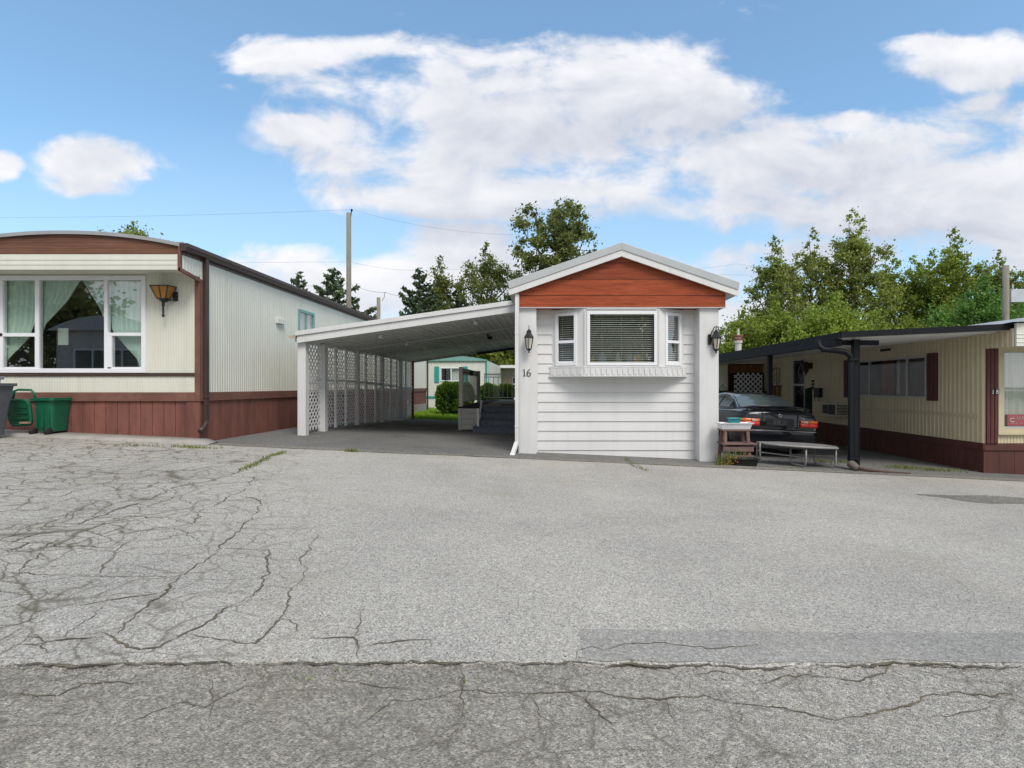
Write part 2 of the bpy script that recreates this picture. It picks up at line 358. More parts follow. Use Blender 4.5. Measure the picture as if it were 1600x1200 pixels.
M['terracotta'] = pm('brick_red_pot', (.22,.05,.04), .7, .1, 6)
M['aqua'] = pm('aqua_plastic', (.03,.36,.38), .4, .05, 6)
M['pink'] = pm('pink_carton', (.60,.09,.17), .6, .08, 10)
M['paper'] = pm('white_print', (.75,.75,.72), .6, .03, 10)
M['beige'] = pm('beige_stucco', (.33,.29,.21), .8, .1, 2)
M['greenpaint'] = pm('dark_green_paint', (.010,.045,.028), .7, .2, 5)
M['autumn'] = pm('brown_leaf_print_cloth', (.22,.12,.035), .8, .6, 16, dirtamt=.8, dirt=(.03,.012,.008))
M['darkred'] = pm('dark_maroon_screen', (.035,.012,.011), .8, .3, 5)
M['yellow'] = pm('ochre_jar', (.42,.28,.07), .5, .1, 8)
M['bluegrey'] = pm('blue_grey_jug', (.25,.30,.38), .5, .1, 8)
M['palegreen'] = pm('pale_green_vase', (.36,.46,.40), .5, .1, 8)
M['soil'] = pm('potting_soil', (.04,.03,.022), 1, .4, 20, bump=.8)
M['flower'] = pm('orange_petals', (.75,.22,.02), .6, .2, 20)
M['road'] = asphalt('road_asphalt', (.405,.382,.340), (.68,.65,.59), (.15,.145,.135), 190, (.32,.285,.215), .55, .70, .55, 1)
M['oldroad'] = asphalt('old_road_asphalt', (.295,.277,.235), (.58,.53,.44), (.12,.115,.105), 130, (.225,.18,.125), .6, .55, 1.0, 2, (1.28,1.30,1.38))
M['darkroad'] = asphalt('dark_road_patch', (.305,.292,.265), (.58,.56,.52), (.14,.135,.13), 165, (.22,.2,.16), .2, .5, .55)  # darker asphalt of the rectangular patch
M['drive'] = asphalt('driveway_asphalt', (.155,.153,.146), (.32,.315,.30), (.065,.065,.065), 100, (.075,.075,.073), .75, .45, .5)
M['edge'] = asphalt('gritty_road_edge', (.20,.19,.165), (.36,.34,.30), (.09,.08,.07), 70, (.15,.125,.085), .6, .6, .9)
M['crack'] = pm('crack_dirt', (.115,.098,.068), 1, .5, 12, bump=.5)
M['leafG'] = leafm('leaf_green', (.16,.22,.035), (.38,.45,.08))
M['leafD'] = leafm('leaf_dark_green', (.13,.16,.045), (.30,.33,.11))
M['leafP'] = leafm('leaf_poplar', (.17,.21,.045), (.40,.44,.12))
M['leafY'] = leafm('leaf_yellow_green', (.19,.28,.035), (.42,.50,.10))
M['leafB'] = leafm('leaf_bright_green', (.10,.22,.04), (.24,.40,.10))
M['leafS'] = leafm('spruce_needles', (.065,.105,.055), (.16,.21,.11), .25)
M['leafH'] = leafm('hedge_leaf', (.07,.15,.02), (.21,.32,.05), .35)
M['grassm'] = leafm('grass_blade', (.16,.32,.02), (.36,.55,.06), .3)
M['weedm'] = leafm('weed_blade', (.10,.15,.03), (.28,.30,.09), .3)
M['soilg'] = pm('lawn_soil', (.075,.12,.03), 1, .4, 3, dirtamt=.6, dirt=(.10,.085,.05), bump=.5)
# ================================================================== GROUND
rnd = random.Random(7)
def axis_lines(a, b, step=1.0):
    s_ = {a, b}
    k = math.ceil(a/step)
    while k*step < b: s_.add(k*step); k += 1
    for e in (-26.0, 26.0, 13.0, 22.0):
        if a < e < b: s_.add(e)
    return sorted(s_)
def sheet(mb, x0, x1, y0, y1, off, mat=0, step=1.0, xstep=None):
    xs = axis_lines(x0, x1, xstep or step); ys = axis_lines(y0, y1, step); nx = len(xs)
    vs = [(x, y, gz(x, y)+off) for y in ys for x in xs]
    fs = [(j*nx+i, j*nx+i+1, (j+1)*nx+i+1, (j+1)*nx+i) for j in range(len(ys)-1) for i in range(nx-1)]
    mb.add(vs, fs, mat, None, True)
def wavy(x, f, a, s=0): return a*(math.sin(x*f+s)+.6*math.sin(x*f*2.3+s*1.7+1)+.4*math.sin(x*f*5.1+s))
# base ground to the horizon
mb = MB(); xs = [-900,-300,-120]+axis_lines(-60, 60, 1.0)+[120,300,900]; ys = [-900,-300,-90]+axis_lines(-40, 60, 1.0)+[120,300,900]
nx = len(xs)
mb.add([(x, y, gz(x, y)-.05) for y in ys for x in xs], [(j*nx+i, j*nx+i+1, (j+1)*nx+i+1, (j+1)*nx+i) for j in range(len(ys)-1) for i in range(nx-1)], 0, None, True)
tag(mb.build('ground', M['soilg'], recalc=False), kind='structure')
# seam between the newer top layer and the older rough layer in the foreground
SEAM = [(-900,1060),(-300,1050),(0,1045),(55,1041),(110,1046),(160,1043),(200,1041),(290,1043),(330,1039),(400,1041),(470,1039),(540,1041),(620,1040),(700,1041),(790,1039),(850,1041),(900,1038),(950,1045),
        (985,1041),(1040,1046),(1100,1043),(1175,1049),(1240,1044),(1320,1046),(1390,1040),(1440,1042),(1525,1045),(1600,1045),(1900,1046),(2600,1048)]
sp_ = [gp(*p) for p in SEAM]
def seam_y(x):
    for a, b in zip(sp_, sp_[1:]):
        if a[0] <= x <= b[0]: return a[1]+(b[1]-a[1])*(x-a[0])/(b[0]-a[0]+1e-9)
    return sp_[0][1] if x < sp_[0][0] else sp_[-1][1]
ROFF = .012
mb = MB()
xs = []; x = -60.0
while x < 60.001:
    xs.append(round(x, 4)); x += .03 if -3.2 <= x < 3.2 else (.25 if -9 < x < 9 else 1.0)
xs = sorted(set(xs+[-26.0, 26.0])); n = len(xs)
rows = []
sy = [seam_y(x)+rnd.uniform(-.012, .012) if abs(x) < 3.2 else seam_y(x) for x in xs]
rows.append([(x, sy[i]-.004, gz(x, sy[i])-.012) for i, x in enumerate(xs)])
rows.append([(x, sy[i]+.004, gz(x, sy[i])+ROFF-.006) for i, x in enumerate(xs)])
rows.append([(x, sy[i]+.03, gz(x, sy[i])+ROFF) for i, x in enumerate(xs)])
for yy in (3.2, 5, 7): rows.append([(x, yy, gz(x, yy)+ROFF) for x in xs])
rows.append([(x, 9.15+wavy(x, 1.3, .03), gz(x, 9.2)+ROFF) for x in xs])
rows.append([(x, 9.17+wavy(x, 1.3, .03), gz(x, 9.2)-.02) for x in xs])
mb.add([p for r in rows for p in r], [(j*n+i, j*n+i+1, (j+1)*n+i+1, (j+1)*n+i) for j in range(len(rows)-1) for i in range(n-1)], 0, None, False)
def ribbon(mb, pts, w, off, mat, seed=0, world=False, taper=True):
    r = random.Random(seed*31+len(pts)); P = [Vector(p if world else gp(*p)) for p in pts]; Q = [P[0]]
    for a, b in zip(P, P[1:]):
        k = max(1, int((b-a).length/.022)); ph = r.uniform(0, 6); nn = Vector((-(b-a).y, (b-a).x, 0)).normalized(); Lq = (b-a).length
        for i in range(1, k+1):
            q = a.lerp(b, i/k); j = .0035; q = q+nn*(math.sin(i/k*math.pi)*(.018*math.sin(i*.45+ph)+.012*math.sin(i*1.3+ph*2))*min(1, Lq*2.5))
            if i < k: q += Vector((r.gauss(0, j), r.gauss(0, j), 0))
            Q.append(q)
    L = []; n_ = len(Q)
    for i, q in enumerate(Q):
        d = Q[min(i+1, n_-1)]-Q[max(i-1, 0)]; s_ = Vector((-d.y, d.x, 0)).normalized()
        t = min(1, i/6+.15, (n_-1-i)/6+.15) if taper else 1
        ww = w*t*(.55+.45*math.sin(i*.21+seed)*math.sin(i*.087+seed*2))*r.uniform(.35, 1.3)+.0012*t
        for sg in (-1, 1):
            e = q+s_*ww*sg*.5; L.append((e.x, e.y, -.045*e.x+off))
    mb.add(L, [(2*i, 2*i+1, 2*i+3, 2*i+2) for i in range(n_-1)], mat)
def Lp(*c): return [(c[i]/2, 700+c[i+1]/2) for i in range(0, len(c), 2)]     # traced in a 2x view of the left half of the road
def Rp(*c): return [(800+c[i]/2, 700+c[i+1]/2) for i in range(0, len(c), 2)]
CR = [ (Lp(757,70,720,90,640,110,540,128,470,165,390,190,300,222,190,262,90,282,0,310), .020),
 (Lp(800,90,760,140,715,155,690,175,620,205,540,225,400,218,260,265,120,320,40,330), .014),
 (Lp(740,155,790,160,815,175,805,205,760,245,735,275,705,300,660,345,600,385,560,412,520,460,450,510,410,545,370,590,350,600), .017),
 (Lp(700,320,760,322,840,325,838,370,822,437,760,485,700,510,640,560,575,590,500,632,440,640,395,632,350,600,315,580), .021),
 (Lp(822,437,870,440,912,445,900,490,875,540,840,580,800,622,740,618,660,602,580,590), .017),
 (Lp(875,540,905,545,928,565,922,605), .013), (Lp(922,605,1010,605,1105,600,1120,632,1120,670), .015),
 (Lp(1120,632,1180,620,1260,612,1345,608,1350,640), .011), (Lp(1140,500,1125,560,1105,600), .008),
 (Lp(1010,268,972,300,970,325,935,352,945,372,960,385,945,420,912,445), .009), (Lp(845,330,850,358,880,360,935,352), .007),
 (Lp(0,330,60,320,90,300,130,295,180,315,250,312,330,318,362,318), .022), (Lp(560,410,420,410,300,408,150,404,0,396), .012),
 (Lp(520,460,420,472,330,485,270,498,205,500), .016), (Lp(205,500,150,520,90,522,20,522), .012),
 (Lp(350,595,260,605,170,612,110,625,50,625), .018), (Lp(440,640,415,650,330,660,300,690), .016), (Lp(0,470,110,465,240,465,300,440), .009),
 (Lp(0,240,90,235,200,215,320,210,420,180,500,178), .013), (Lp(0,205,120,200,230,160,330,140,460,125,560,85), .012),
 (Lp(60,160,180,158,300,120,420,100,560,70,690,62), .011), (Lp(620,205,610,240,560,250,480,255,400,300,370,320,340,360,300,408), .011),
 (Lp(705,300,620,290,540,255), .010), (Lp(480,125,560,130,640,120,720,110), .010), (Lp(230,160,260,180,330,190,380,200), .010), (Lp(540,128,560,160,600,180,640,175), .009),
 (Lp(0,290,80,270,120,235), .012), (Lp(60,400,75,375,130,330), .013), (Lp(700,240,735,250,760,245), .009), (Lp(700,240,600,244,540,225), .009),
 (Lp(0,570,60,560,150,520), .010), (Lp(180,612,250,560,330,500), .008), (Lp(150,655,120,600,40,600), .009),
 (Rp(200,675,205,640,250,630,300,645), .011), (Rp(290,645,340,625,400,620,480,618,560,630,640,636,720,630,780,620), .011),
 (Rp(990,700,1000,690,1060,685,1130,678,1180,672), .012), (Rp(340,30,380,60,420,75), .02),
 (Lp(757,70,800,50,850,25,895,14), .045), ]
for i, (p, w) in enumerate(CR): ribbon(mb, p, w*.78, ROFF+.0045, 1, i)
# dark gap and grit along the seam
ribbon(mb, [(a, b) for a, b in SEAM[2:-2]], .022, ROFF+.002, 1, 90, taper=False)

# the darker repaired rectangle
px = [(905,988),(1150,989),(1420,990),(1640,994),(1900,996)]; P1 = [gp(*p) for p in px]
vs = []; K = 60
x0, x1 = P1[0][0], 3.2
for i in range(K+1):
    x = x0+(x1-x0)*i/K; ytop = P1[0][1]+(P1[-1][1]-P1[0][1])*(x-x0)/(P1[-1][0]-P1[0][0])+rnd.uniform(-.006, .006)+wavy(x, 3, .008)
    lo = seam_y(x)+.034; vs += [(x, lo, -.045*x+ROFF+.0022), (x, ytop, -.045*x+ROFF+.0022)]
mb.add(vs, [(2*i, 2*i+2, 2*i+3, 2*i+1) for i in range(K)], 2)
cst = gp(1570, 783); NP_ = 28; pr = [(cst[0]+.95*(1+.18*math.sin(3*a)+.1*math.sin(7*a+1))*math.cos(a), cst[1]+.32*(1+.2*math.sin(2*a+1)+.12*math.sin(5*a))*math.sin(a)) for a in [2*math.pi*i/NP_ for i in range(NP_)]]
mb.add([(x, y, -.045*x+ROFF+.003) for x, y in pr], [tuple(range(NP_))], 3)
tag(mb.build('road', [M['road'], M['crack'], M['darkroad'], M['edge']], recalc=False), kind='structure')
# older rough layer nearest the camera
mb = MB(); sheet(mb, -60, 60, -12, 3.2, .003)
OC = [(Rp(300,690,360,682,430,690,480,700,520,716), .03), (Rp(750,748,800,738,850,716,910,712,960,716,1000,718), .014), (Rp(1000,718,1060,730,1100,728,1140,712,1170,700,1178,682,1200,676,1280,686,1380,690,1500,692,1600,690), .018), (Lp(0,760,80,775,180,780,260,740,330,735,420,740,520,725), .012), (Lp(360,880,450,845,560,800,640,815,700,780,790,740), .010), (Lp(960,740,1040,728,1100,735,1180,750,1280,760), .011),
 (Lp(1120,880,1180,830,1230,790,1330,790,1440,760,1600,768), .012), (Lp(660,720,665,780,655,860), .008), (Lp(1440,690,1445,760,1440,870), .008), (Lp(100,840,240,835,300,820), .010),
 (Rp(0,765,120,770,260,765,360,785,480,788,600,775,680,800,760,808,850,815,940,840,1010,855,1110,835,1180,822,1240,810,1290,778,1390,765,1430,775,1600,770), .016),
 (Rp(550,722,560,760,600,775), .010), (Rp(550,722,640,700,700,710,770,748), .010), (Rp(480,788,490,830,520,870), .009), (Rp(240,750,230,790,290,850,330,880), .010), (Rp(60,770,80,830,140,880), .010),
 (Rp(680,800,720,840,700,880), .008), (Rp(1330,710,1380,730,1400,765), .008), (Rp(1300,850,1400,830,1490,815,1510,780), .008)]
for i, (p, w) in enumerate(OC): ribbon(mb, p, w*.7, .0065, 1, 200+i)
r = random.Random(3)                              # loose chips and stones lying along the seam
for i in range(1500):
    x = r.uniform(-2.6, 2.6); y = seam_y(x)+abs(r.gauss(0, .09))*(-1 if r.random() < .8 else .4); s_ = r.uniform(.002, .008); z = -.045*x+(.003 if y < seam_y(x) else ROFF)
    a = r.uniform(0, 3); c_, sn = math.cos(a)*s_, math.sin(a)*s_
    mb.add([(x-c_,y-sn,z),(x+sn,y-c_,z),(x+c_,y+sn,z),(x-sn,y+c_,z),(x+r.uniform(-.3,.3)*s_,y,z+s_*r.uniform(.5,.9))], [(0,1,4),(1,2,4),(2,3,4),(3,0,4)], r.choice((2, 2, 3)))
tag(mb.build('pavement', [M['oldroad'], M['crack'], M['concrete'], M['drive']], recalc=False), kind='structure')
# driveways
mb = MB(); sheet(mb, -6.0, -.4, 9.1, 20.9, -.010)
tag(mb.build('driveway', M['drive'], recalc=False), kind='structure')
mb = MB(); sheet(mb, 3.0, 26, 9.1, 27, -.010)
tag(mb.build('driveway', M['drive'], recalc=False), kind='structure')
mb = MB(); sheet(mb, -.4, 3.0, 9.1, 12, -.010)
tag(mb.build('path', M['drive'], recalc=False), kind='structure')
# gritty shoulder between road and driveways: an irregular band
mb = MB(); n = 160; vs = []
for i in range(n+1):
    x = -5.6+19*i/n
    y0 = 9.10+wavy(x, 1.1, .02, 2); y1 = 9.42+wavy(x, .9, .07, 5)+(.10 if x > 3 else 0)
    vs += [(x, y0, gz(x, 9)+ROFF+.004), (x, (y0+y1)/2, gz(x, 9)+ROFF+.016), (x, y1, gz(x, 9)-.004)]
mb.add(vs, [(3*i+k, 3*i+3+k, 3*i+4+k, 3*i+1+k) for i in range(n) for k in (0, 1)], 0, None, True)
ribbon(mb, [(-5.5+14*i/20, 9.11+wavy(-5.5+14*i/20, 1.1, .02, 2), 0) for i in range(21)], .022, ROFF+.006, 1, 77, True)
tag(mb.build('road_edge', [M['edge'], M['crack']], recalc=False), kind='structure')
# worn concrete kerb in front of the left home
mb = MB(); vs = []; n = 60
for i in range(n+1):
    x = -14+8.25*i/n; e = .17*sst((x+6.3)/.5)
    y0 = 9.08+wavy(x, 1.7, .02)+e; y1 = 9.55; zt = gz(x, 9.2)+.06*(1-sst((x+5.95)/.2))
    vs += [(x, y0-.03, gz(x, 9)-.01), (x, y0, zt-.015), (x, y0+.04, zt), (x, y1, zt+.01), (x, y1+.02, zt-.08)]
mb.add(vs, [(5*i+k, 5*i+5+k, 5*i+6+k, 5*i+1+k) for i in range(n) for k in range(4)], 0, None, True)
tag(mb.build('kerb', M['concrete'], recalc=False), kind='structure')

def leaf_mesh(name, P, S, mat, parent=None, seed=0, elong=1.6, up=None, clump=None):
    """many small diamond leaves: P positions (n,3), S sizes (n)"""
    rg = np.random.default_rng(seed); n = len(P)
    a = rg.normal(size=(n, 3)); a /= np.linalg.norm(a, axis=1)[:, None]
    if up is not None: a = a*(1-up)+np.array([0, 0, 1.0])*up; a /= np.linalg.norm(a, axis=1)[:, None]
    b = rg.normal(size=(n, 3)); b -= a*(a*b).sum(1)[:, None]; b /= np.linalg.norm(b, axis=1)[:, None]
    s_ = np.asarray(S)[:, None]
    off = np.array(WL.get(parent.name, (0,0,0))) if parent is not None else np.zeros(3)
    P = P-off
    V = np.empty((n, 4, 3)); V[:, 0] = P-a*s_*elong*.5; V[:, 1] = P+b*s_*.5; V[:, 2] = P+a*s_*elong*.5; V[:, 3] = P-b*s_*.5
    me = bpy.data.meshes.new(name); me.vertices.add(4*n); me.vertices.foreach_set('co', V.ravel())
    me.loops.add(4*n); me.loops.foreach_set('vertex_index', np.arange(4*n, dtype=np.int32))
    me.polygons.add(n); me.polygons.foreach_set('loop_start', np.arange(0, 4*n, 4, dtype=np.int32))
    me.update(calc_edges=True); me.materials.append(mat)
    o = bpy.data.objects.new(name, me); COL.objects.link(o)
    if parent is not None: o.parent = parent
    WL[o.name] = tuple(off); return o
def blades(pts, hmin, hmax, seed, w=.012):
    r = random.Random(seed); mb = MB()
    for x, y, z in pts:
        h = r.uniform(hmin, hmax); a = r.uniform(0, 6.3); l = r.uniform(.1, .5)*h; b = r.uniform(0, 6.3); ww = w*r.uniform(.6, 1.3)
        cx, sx_ = math.cos(a)*ww, math.sin(a)*ww
        mb.add([(x-cx, y-sx_, z), (x+cx, y+sx_, z), (x+math.cos(b)*l*.4+cx*.6, y+math.sin(b)*l*.4+sx_*.6, z+h*.6), (x+math.cos(b)*l, y+math.sin(b)*l, z+h), (x+math.cos(b)*l*.4-cx*.6, y+math.sin(b)*l*.4-sx_*.6, z+h*.6)], [(0,1,2,3,4)])
    return mb
r = random.Random(11)
mb = blades([(x, y, gz(x, y)-.05) for x, y in ((r.uniform(-6.5, 1), 20.9+10*r.random()**1.4) for _ in range(15000))], .05, .14, 5, .016)
tag(mb.build('grass', M['grassm'], recalc=False), kind='stuff', label='bright green lawn grass behind the carport', cat='grass')
WEEDS = MB()
def weed(px, py, n, sx_, sy_, h, label, d=None, nm='weed_clump'):
    c = gp(px, py)
    r = random.Random(px); pts = []
    for _ in range(n):
        x = c[0]+r.gauss(0, sx_); y = c[1]+r.gauss(0, sy_); pts.append((x, y, gz(x, y)+.004))
    b_ = blades(pts, h*.4, h, px, .006); WEEDS.add(b_.v, b_.f)
def weedline(pts, n, sp, h, label):
    P = [Vector(gp(*p)) for p in pts]; r = random.Random(n); o = []
    for _ in range(n):
        i = r.randrange(len(P)-1); q = P[i].lerp(P[i+1], r.random()); x = q.x+r.gauss(0, sp); y = q.y+r.gauss(0, sp); o.append((x, y, gz(x, y)+.01))
    b_ = blades(o, h*.4, h, n, .005); WEEDS.add(b_.v, b_.f)
weedline([(378,737),(400,727),(425,714),(447,708)], 330, .03, .05, 'strip of green weeds growing in the long road crack towards the carport')
weed(549, 707, 90, .06, .03, .08, 'small green tuft at the driveway edge in front of the carport')
weedline([(975,716),(988,728),(1010,737)], 130, .035, .05, 'thin weeds trailing into the road below the bay window')
weed(300, 701, 160, .22, .05, .07, 'dry weeds at the right end of the concrete kerb')
weed(210, 697, 70, .18, .04, .05, 'sparse weeds on the kerb in front of the brown skirt')
weedline([(1150,728),(1190,731),(1250,733)], 110, .05, .04, 'low dry weeds along the road edge below the planter trough')
weed(1408, 731, 260, .20, .10, .06, 'yellow green weeds on the driveway behind the black post')
weed(1458, 735, 300, .28, .08, .06, 'longer patch of yellow green weeds nearest the brown corner skirt')
weed(1285, 722, 160, .13, .14, .05, 'weeds growing under the low metal table')
weed(1318, 722, 60, .06, .06, .05, 'small weed at the foot of the black post')
weedline([(520,1052),(545,1050),(440,1068),(610,1060),(715,1075),(750,1060)], 26, .010, .014, 'tiny moss tufts on the rough foreground paving')
tag(WEEDS.build('weeds', M['weedm'], recalc=False), 'low yellow green weeds growing along cracks and edges of the asphalt', 'weeds', kind='stuff')

# ================================================================== helpers for buildings
def wall_strips(mb, T, u0, u1, zf0, zf1, period, amp, holes=(), mat=0, style='rib'):
    """ribbed wall: strips from zf0(u) to zf1(u), cut round the holes"""
    n = max(1, round((u1-u0)/period)); p = (u1-u0)/n
    cs = []
    for i in range(n):
        a = u0+i*p
        if style == 'rib': cs += [(a, 0), (a+.30*p, 0), (a+.42*p, amp), (a+.88*p, amp)]
        elif style == 'wide': cs += [(a, 0), (a+.16*p, amp), (a+.55*p, amp), (a+.71*p, 0)]
        else: cs += [(a, 0), (a+.93*p, 0), (a+.945*p, -amp), (a+.985*p, -amp)]
    cs.append((u1, 0))
    for hu0, hu1, _, _ in holes:
        for e in (hu0, hu1):
            if u0 < e < u1:
                for (a, n0), (b, n1) in zip(cs, cs[1:]):
                    if a < e < b: cs.append((e, n0+(n1-n0)*(e-a)/(b-a))); cs.sort(); break
    for (a, n0), (b, n1) in zip(cs, cs[1:]):
        if b-a < 1e-6: continue
        mid = (a+b)/2; segs = [(None, None)]
        iv = sorted((hz0, hz1) for hu0, hu1, hz0, hz1 in holes if hu0 < mid < hu1)
        lo_a, lo_b, hi_a, hi_b = zf0(a), zf0(b), zf1(a), zf1(b); cur = (lo_a, lo_b)
        for z0, z1 in iv:
            mb.add([(a,n0,cur[0]),(b,n1,cur[1]),(b,n1,z0),(a,n0,z0)], [(0,1,2,3)], mat, T); cur = (z1, z1)
        if hi_a > cur[0] or hi_b > cur[1]: mb.add([(a,n0,cur[0]),(b,n1,cur[1]),(b,n1,hi_b),(a,n0,hi_a)], [(0,1,2,3)], mat, T)
def frontT(y): return lambda u, n, z: (u, y-n, z)
def rightT(X): return lambda u, n, z: (X+n, u, z)      # a side wall facing +X
def leftT(X): return lambda u, n, z: (X-n, u, z)       # a side wall facing -X
def window(T, u0, u1, z0, z1, parent, fm, fr=.05, bars=(), nf=.03, dep=.08, glass='glass', gn=0.0, name='window', label=None):
    mb = MB()
    for a, b, c, d in ((u0, u1, z1-fr, z1), (u0, u1, z0, z0+fr), (u0, u0+fr, z0+fr, z1-fr), (u1-fr, u1, z0+fr, z1-fr)):
        mb.box(a, b, nf-dep, nf, c, d, 0, T)
    for a, b, c, d in bars: mb.box(a, b, nf-dep+.01, nf-.008, c, d, 0, T)
    f = mb.build(name, fm, parent, bevel=.004)
    if label: f['label'] = label
    g = MB(); g.add([(u0+fr*.8, gn, z0+fr*.8), (u1-fr*.8, gn, z0+fr*.8), (u1-fr*.8, gn, z1-fr*.8), (u0+fr*.8, gn, z1-fr*.8)], [(0,1,2,3)], 0, T)
    g.build('pane', M[glass], f, recalc=False)
    return f
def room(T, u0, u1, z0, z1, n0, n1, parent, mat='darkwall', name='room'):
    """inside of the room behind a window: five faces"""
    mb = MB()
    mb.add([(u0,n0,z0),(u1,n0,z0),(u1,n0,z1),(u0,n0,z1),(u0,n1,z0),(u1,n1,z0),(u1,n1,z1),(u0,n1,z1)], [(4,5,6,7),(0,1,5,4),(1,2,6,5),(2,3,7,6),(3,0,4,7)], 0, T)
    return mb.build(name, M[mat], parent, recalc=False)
def cloth(T, poly_u, n, zt, zb, parent, mat, name='curtain', amp=.018, fold=.09):
    """hanging curtain; poly_u(z)->(ua,ub) gives the left/right edges at each height"""
    mb = MB(); nz = 18; nu = 40; vs = []
    for j in range(nz+1):
        z = zt+(zb-zt)*j/nz; a, b = poly_u(z)
        for i in range(nu+1):
            t = i/nu; uu = a+(b-a)*t; vs.append((uu, n+amp*math.sin(t*(nu*.12/fold)*math.pi+.4*math.sin(j*.5)), z))
    mb.add(vs, [(j*(nu+1)+i, j*(nu+1)+i+1, (j+1)*(nu+1)+i+1, (j+1)*(nu+1)+i) for j in range(nz) for i in range(nu)], 0, T, True)
    return mb.build(name, M[mat], parent, recalc=False)
def lattice(mb, T, u0, u1, z0, z1, sp, w, th=.008, mat=0, n0=0):
    """two layers of crossing diagonal laths clipped to a rectangle (sp = spacing along u)"""
    def clip(c, sgn):      # line z = sgn*(u-c)
        pts = []
        for uu in (u0, u1):
            z = sgn*(uu-c)+z0
            if z0 <= z <= z1: pts.append((uu, z))
        for z in (z0, z1):
            uu = (z-z0)/sgn+c
            if u0 < uu < u1: pts.append((uu, z))
        pts.sort(); return (pts[0], pts[-1]) if len(pts) >= 2 and (pts[-1][0]-pts[0][0]) > .01 else None
    H = z1-z0
    for sgn, nn in ((1, n0), (-1, n0+th)):
        c = u0-(H if sgn > 0 else 0)-sp; e = u1+(0 if sgn > 0 else H)+sp
        while c < e:
            q = clip(c, sgn)
            if q:
                (a, za), (b, zb) = q; L = math.hypot(b-a, zb-za); hx = -(zb-za)/L*w/2; hz = (b-a)/L*w/2
                vs = [(a-hx, nn, za-hz), (b-hx, nn, zb-hz), (b+hx, nn, zb+hz), (a+hx, nn, za+hz), (a-hx, nn+th, za-hz), (b-hx, nn+th, zb-hz), (b+hx, nn+th, zb+hz), (a+hx, nn+th, za+hz)]
                mb.add(vs, [(0,1,2,3),(4,5,6,7),(0,1,5,4),(1,2,6,5),(2,3,7,6),(3,0,4,7)], mat, T)
            c += sp
    return mb

# ================================================================== WHITE HOME (centre)
SW = 10.30                                         # siding wall
YP = 10.03                                         # pillar fronts and gable
xl, xr = X_(811, YP), X_(1123, YP)
wh = thing('white_mobile_home', 'small white lap-sided mobile home numbered 16 with a red wood gable and bay window', 'mobile home', ((xl+xr)/2, YP, gz(1.3, YP)))
Zs = Z_(481, YP)                                   # underside of the gable
pl0, pl1 = X_(811, YP), X_(838, YP); pr0, pr1 = X_(1093, YP), X_(1123, YP)
# siding: lapped boards cut round the bay opening
bayx0, bayx1 = X_(866, SW), X_(1062, SW); bz0, bz1 = Z_(568, SW), Z_(490, SW)
mb = MB(); T = frontT(SW); z = -.32; k = 0
zline = Z_(658, SW)
z = zline-.182*12
while z < Zs+.02:
    zt = min(z+.186, Zs+.03)
    def brd(a, b): mb.add([(a,.022,z),(b,.022,z),(b,.004,zt),(a,.004,zt),(a,-.01,z),(b,-.01,z),(b,-.01,zt),(a,-.01,zt)], [(0,1,2,3),(0,1,5,4),(4,5,6,7),(2,3,7,6),(1,2,6,5),(0,3,7,4)], 0, T)
    if z > gz(3, SW)-.25:
        if z+.05 < bz1 and zt > bz0+.05: brd(pl1-.05, bayx0); brd(bayx1, pr0+.05)
        else: brd(pl1-.05, pr0+.05)
    z += .182
mb.build('siding', M['vinyl'], wh)
for a, b in ((pl0, pl1), (pr0, pr1)):
    mb = MB(); mb.box(a, b, YP, SW+.02, gz(b, YP)-.06, Zs)
    mb.build('pillar', M['white'], wh, bevel=.006)
mb = MB(); BK = 25.5                               # body behind: side walls, back
mb.box(pl0+.012, pl0+.06, SW+.02, BK, -.5, Zs+.10); mb.box(pr1-.06, pr1-.012, SW+.02, BK, -.6, Zs+.10); mb.box(pl0+.06, pr1-.06, BK-.05, BK, -.6, Zs+.6)
mb.build('side_wall', M['vinyl'], wh)
# recessed corner trim
for a in ((pl1, pl1+.02, SW-.05, SW-.024, -.4, Zs-.02), (pr0-.02, pr0, SW-.05, SW-.024, -.5, Zs-.02)): MB().box(*a).build('corner_trim', M['white'], wh)
MB().box(pl0-.012, pl0, YP+.03, SW+.1, -.2, Zs-.01).build('corner_trim', M['alum'], wh)
# orange cedar gable
YG = 9.98
gx0, gx1 = X_(811.5, YG), X_(1133.5, YG); pk = (X_(971.5, YG), Z_(401, YG)); ge = Z_(457.5, YG)
mb = MB(); mb.prism([(gx0, Zs), (gx1, Zs), (gx1, ge), pk, (gx0, ge)], YG, SW+.02, 'y')
mb.build('gable', M['orange'], wh)
mb = MB(); mb.box(gx0-.004, gx1+.004, YG-.006, YG+.03, Zs-.012, Zs+.006); mb.build('drip_edge', M['alum'], wh)
# roof: two slopes with ribbed top, and the two-tier fascia
YF = 9.88
PK = (X_(971.5, YF), Z_(380, YF)); EL = (X_(793, YF), Z_(441, YF)); ER = (X_(1156, YF), Z_(442.5, YF))
def slope_strip(mb, y0, y1, t0, t1, mat, back=0):
    for (ex, ez), s_ in ((EL, -1), (ER, 1)):
        if s_ < 0: vs = [(PK[0], PK[1]-t0), (PK[0], PK[1]-t1), (ex+.03*(t1>.1), ez-t1), (ex, ez-t0)]
        else: vs = [(PK[0], PK[1]-t0), (ex, ez-t0), (ex-.03*(t1>.1), ez-t1), (PK[0], PK[1]-t1)]
        mb.prism(vs, y0, y1, 'y', mat)
mb = MB(); slope_strip(mb, YF+.03, BK+.2, -.003, .05, 0)
mb.build('roof', M['roofmet'], wh)
mb = MB(); slope_strip(mb, YF-.012, YF+.03, -.012, .118, 0); mb.build('drip_flashing', M['alum'], wh, bevel=.004)
mb = MB(); slope_strip(mb, YF+.004, YF+.05, .118, .235, 0)
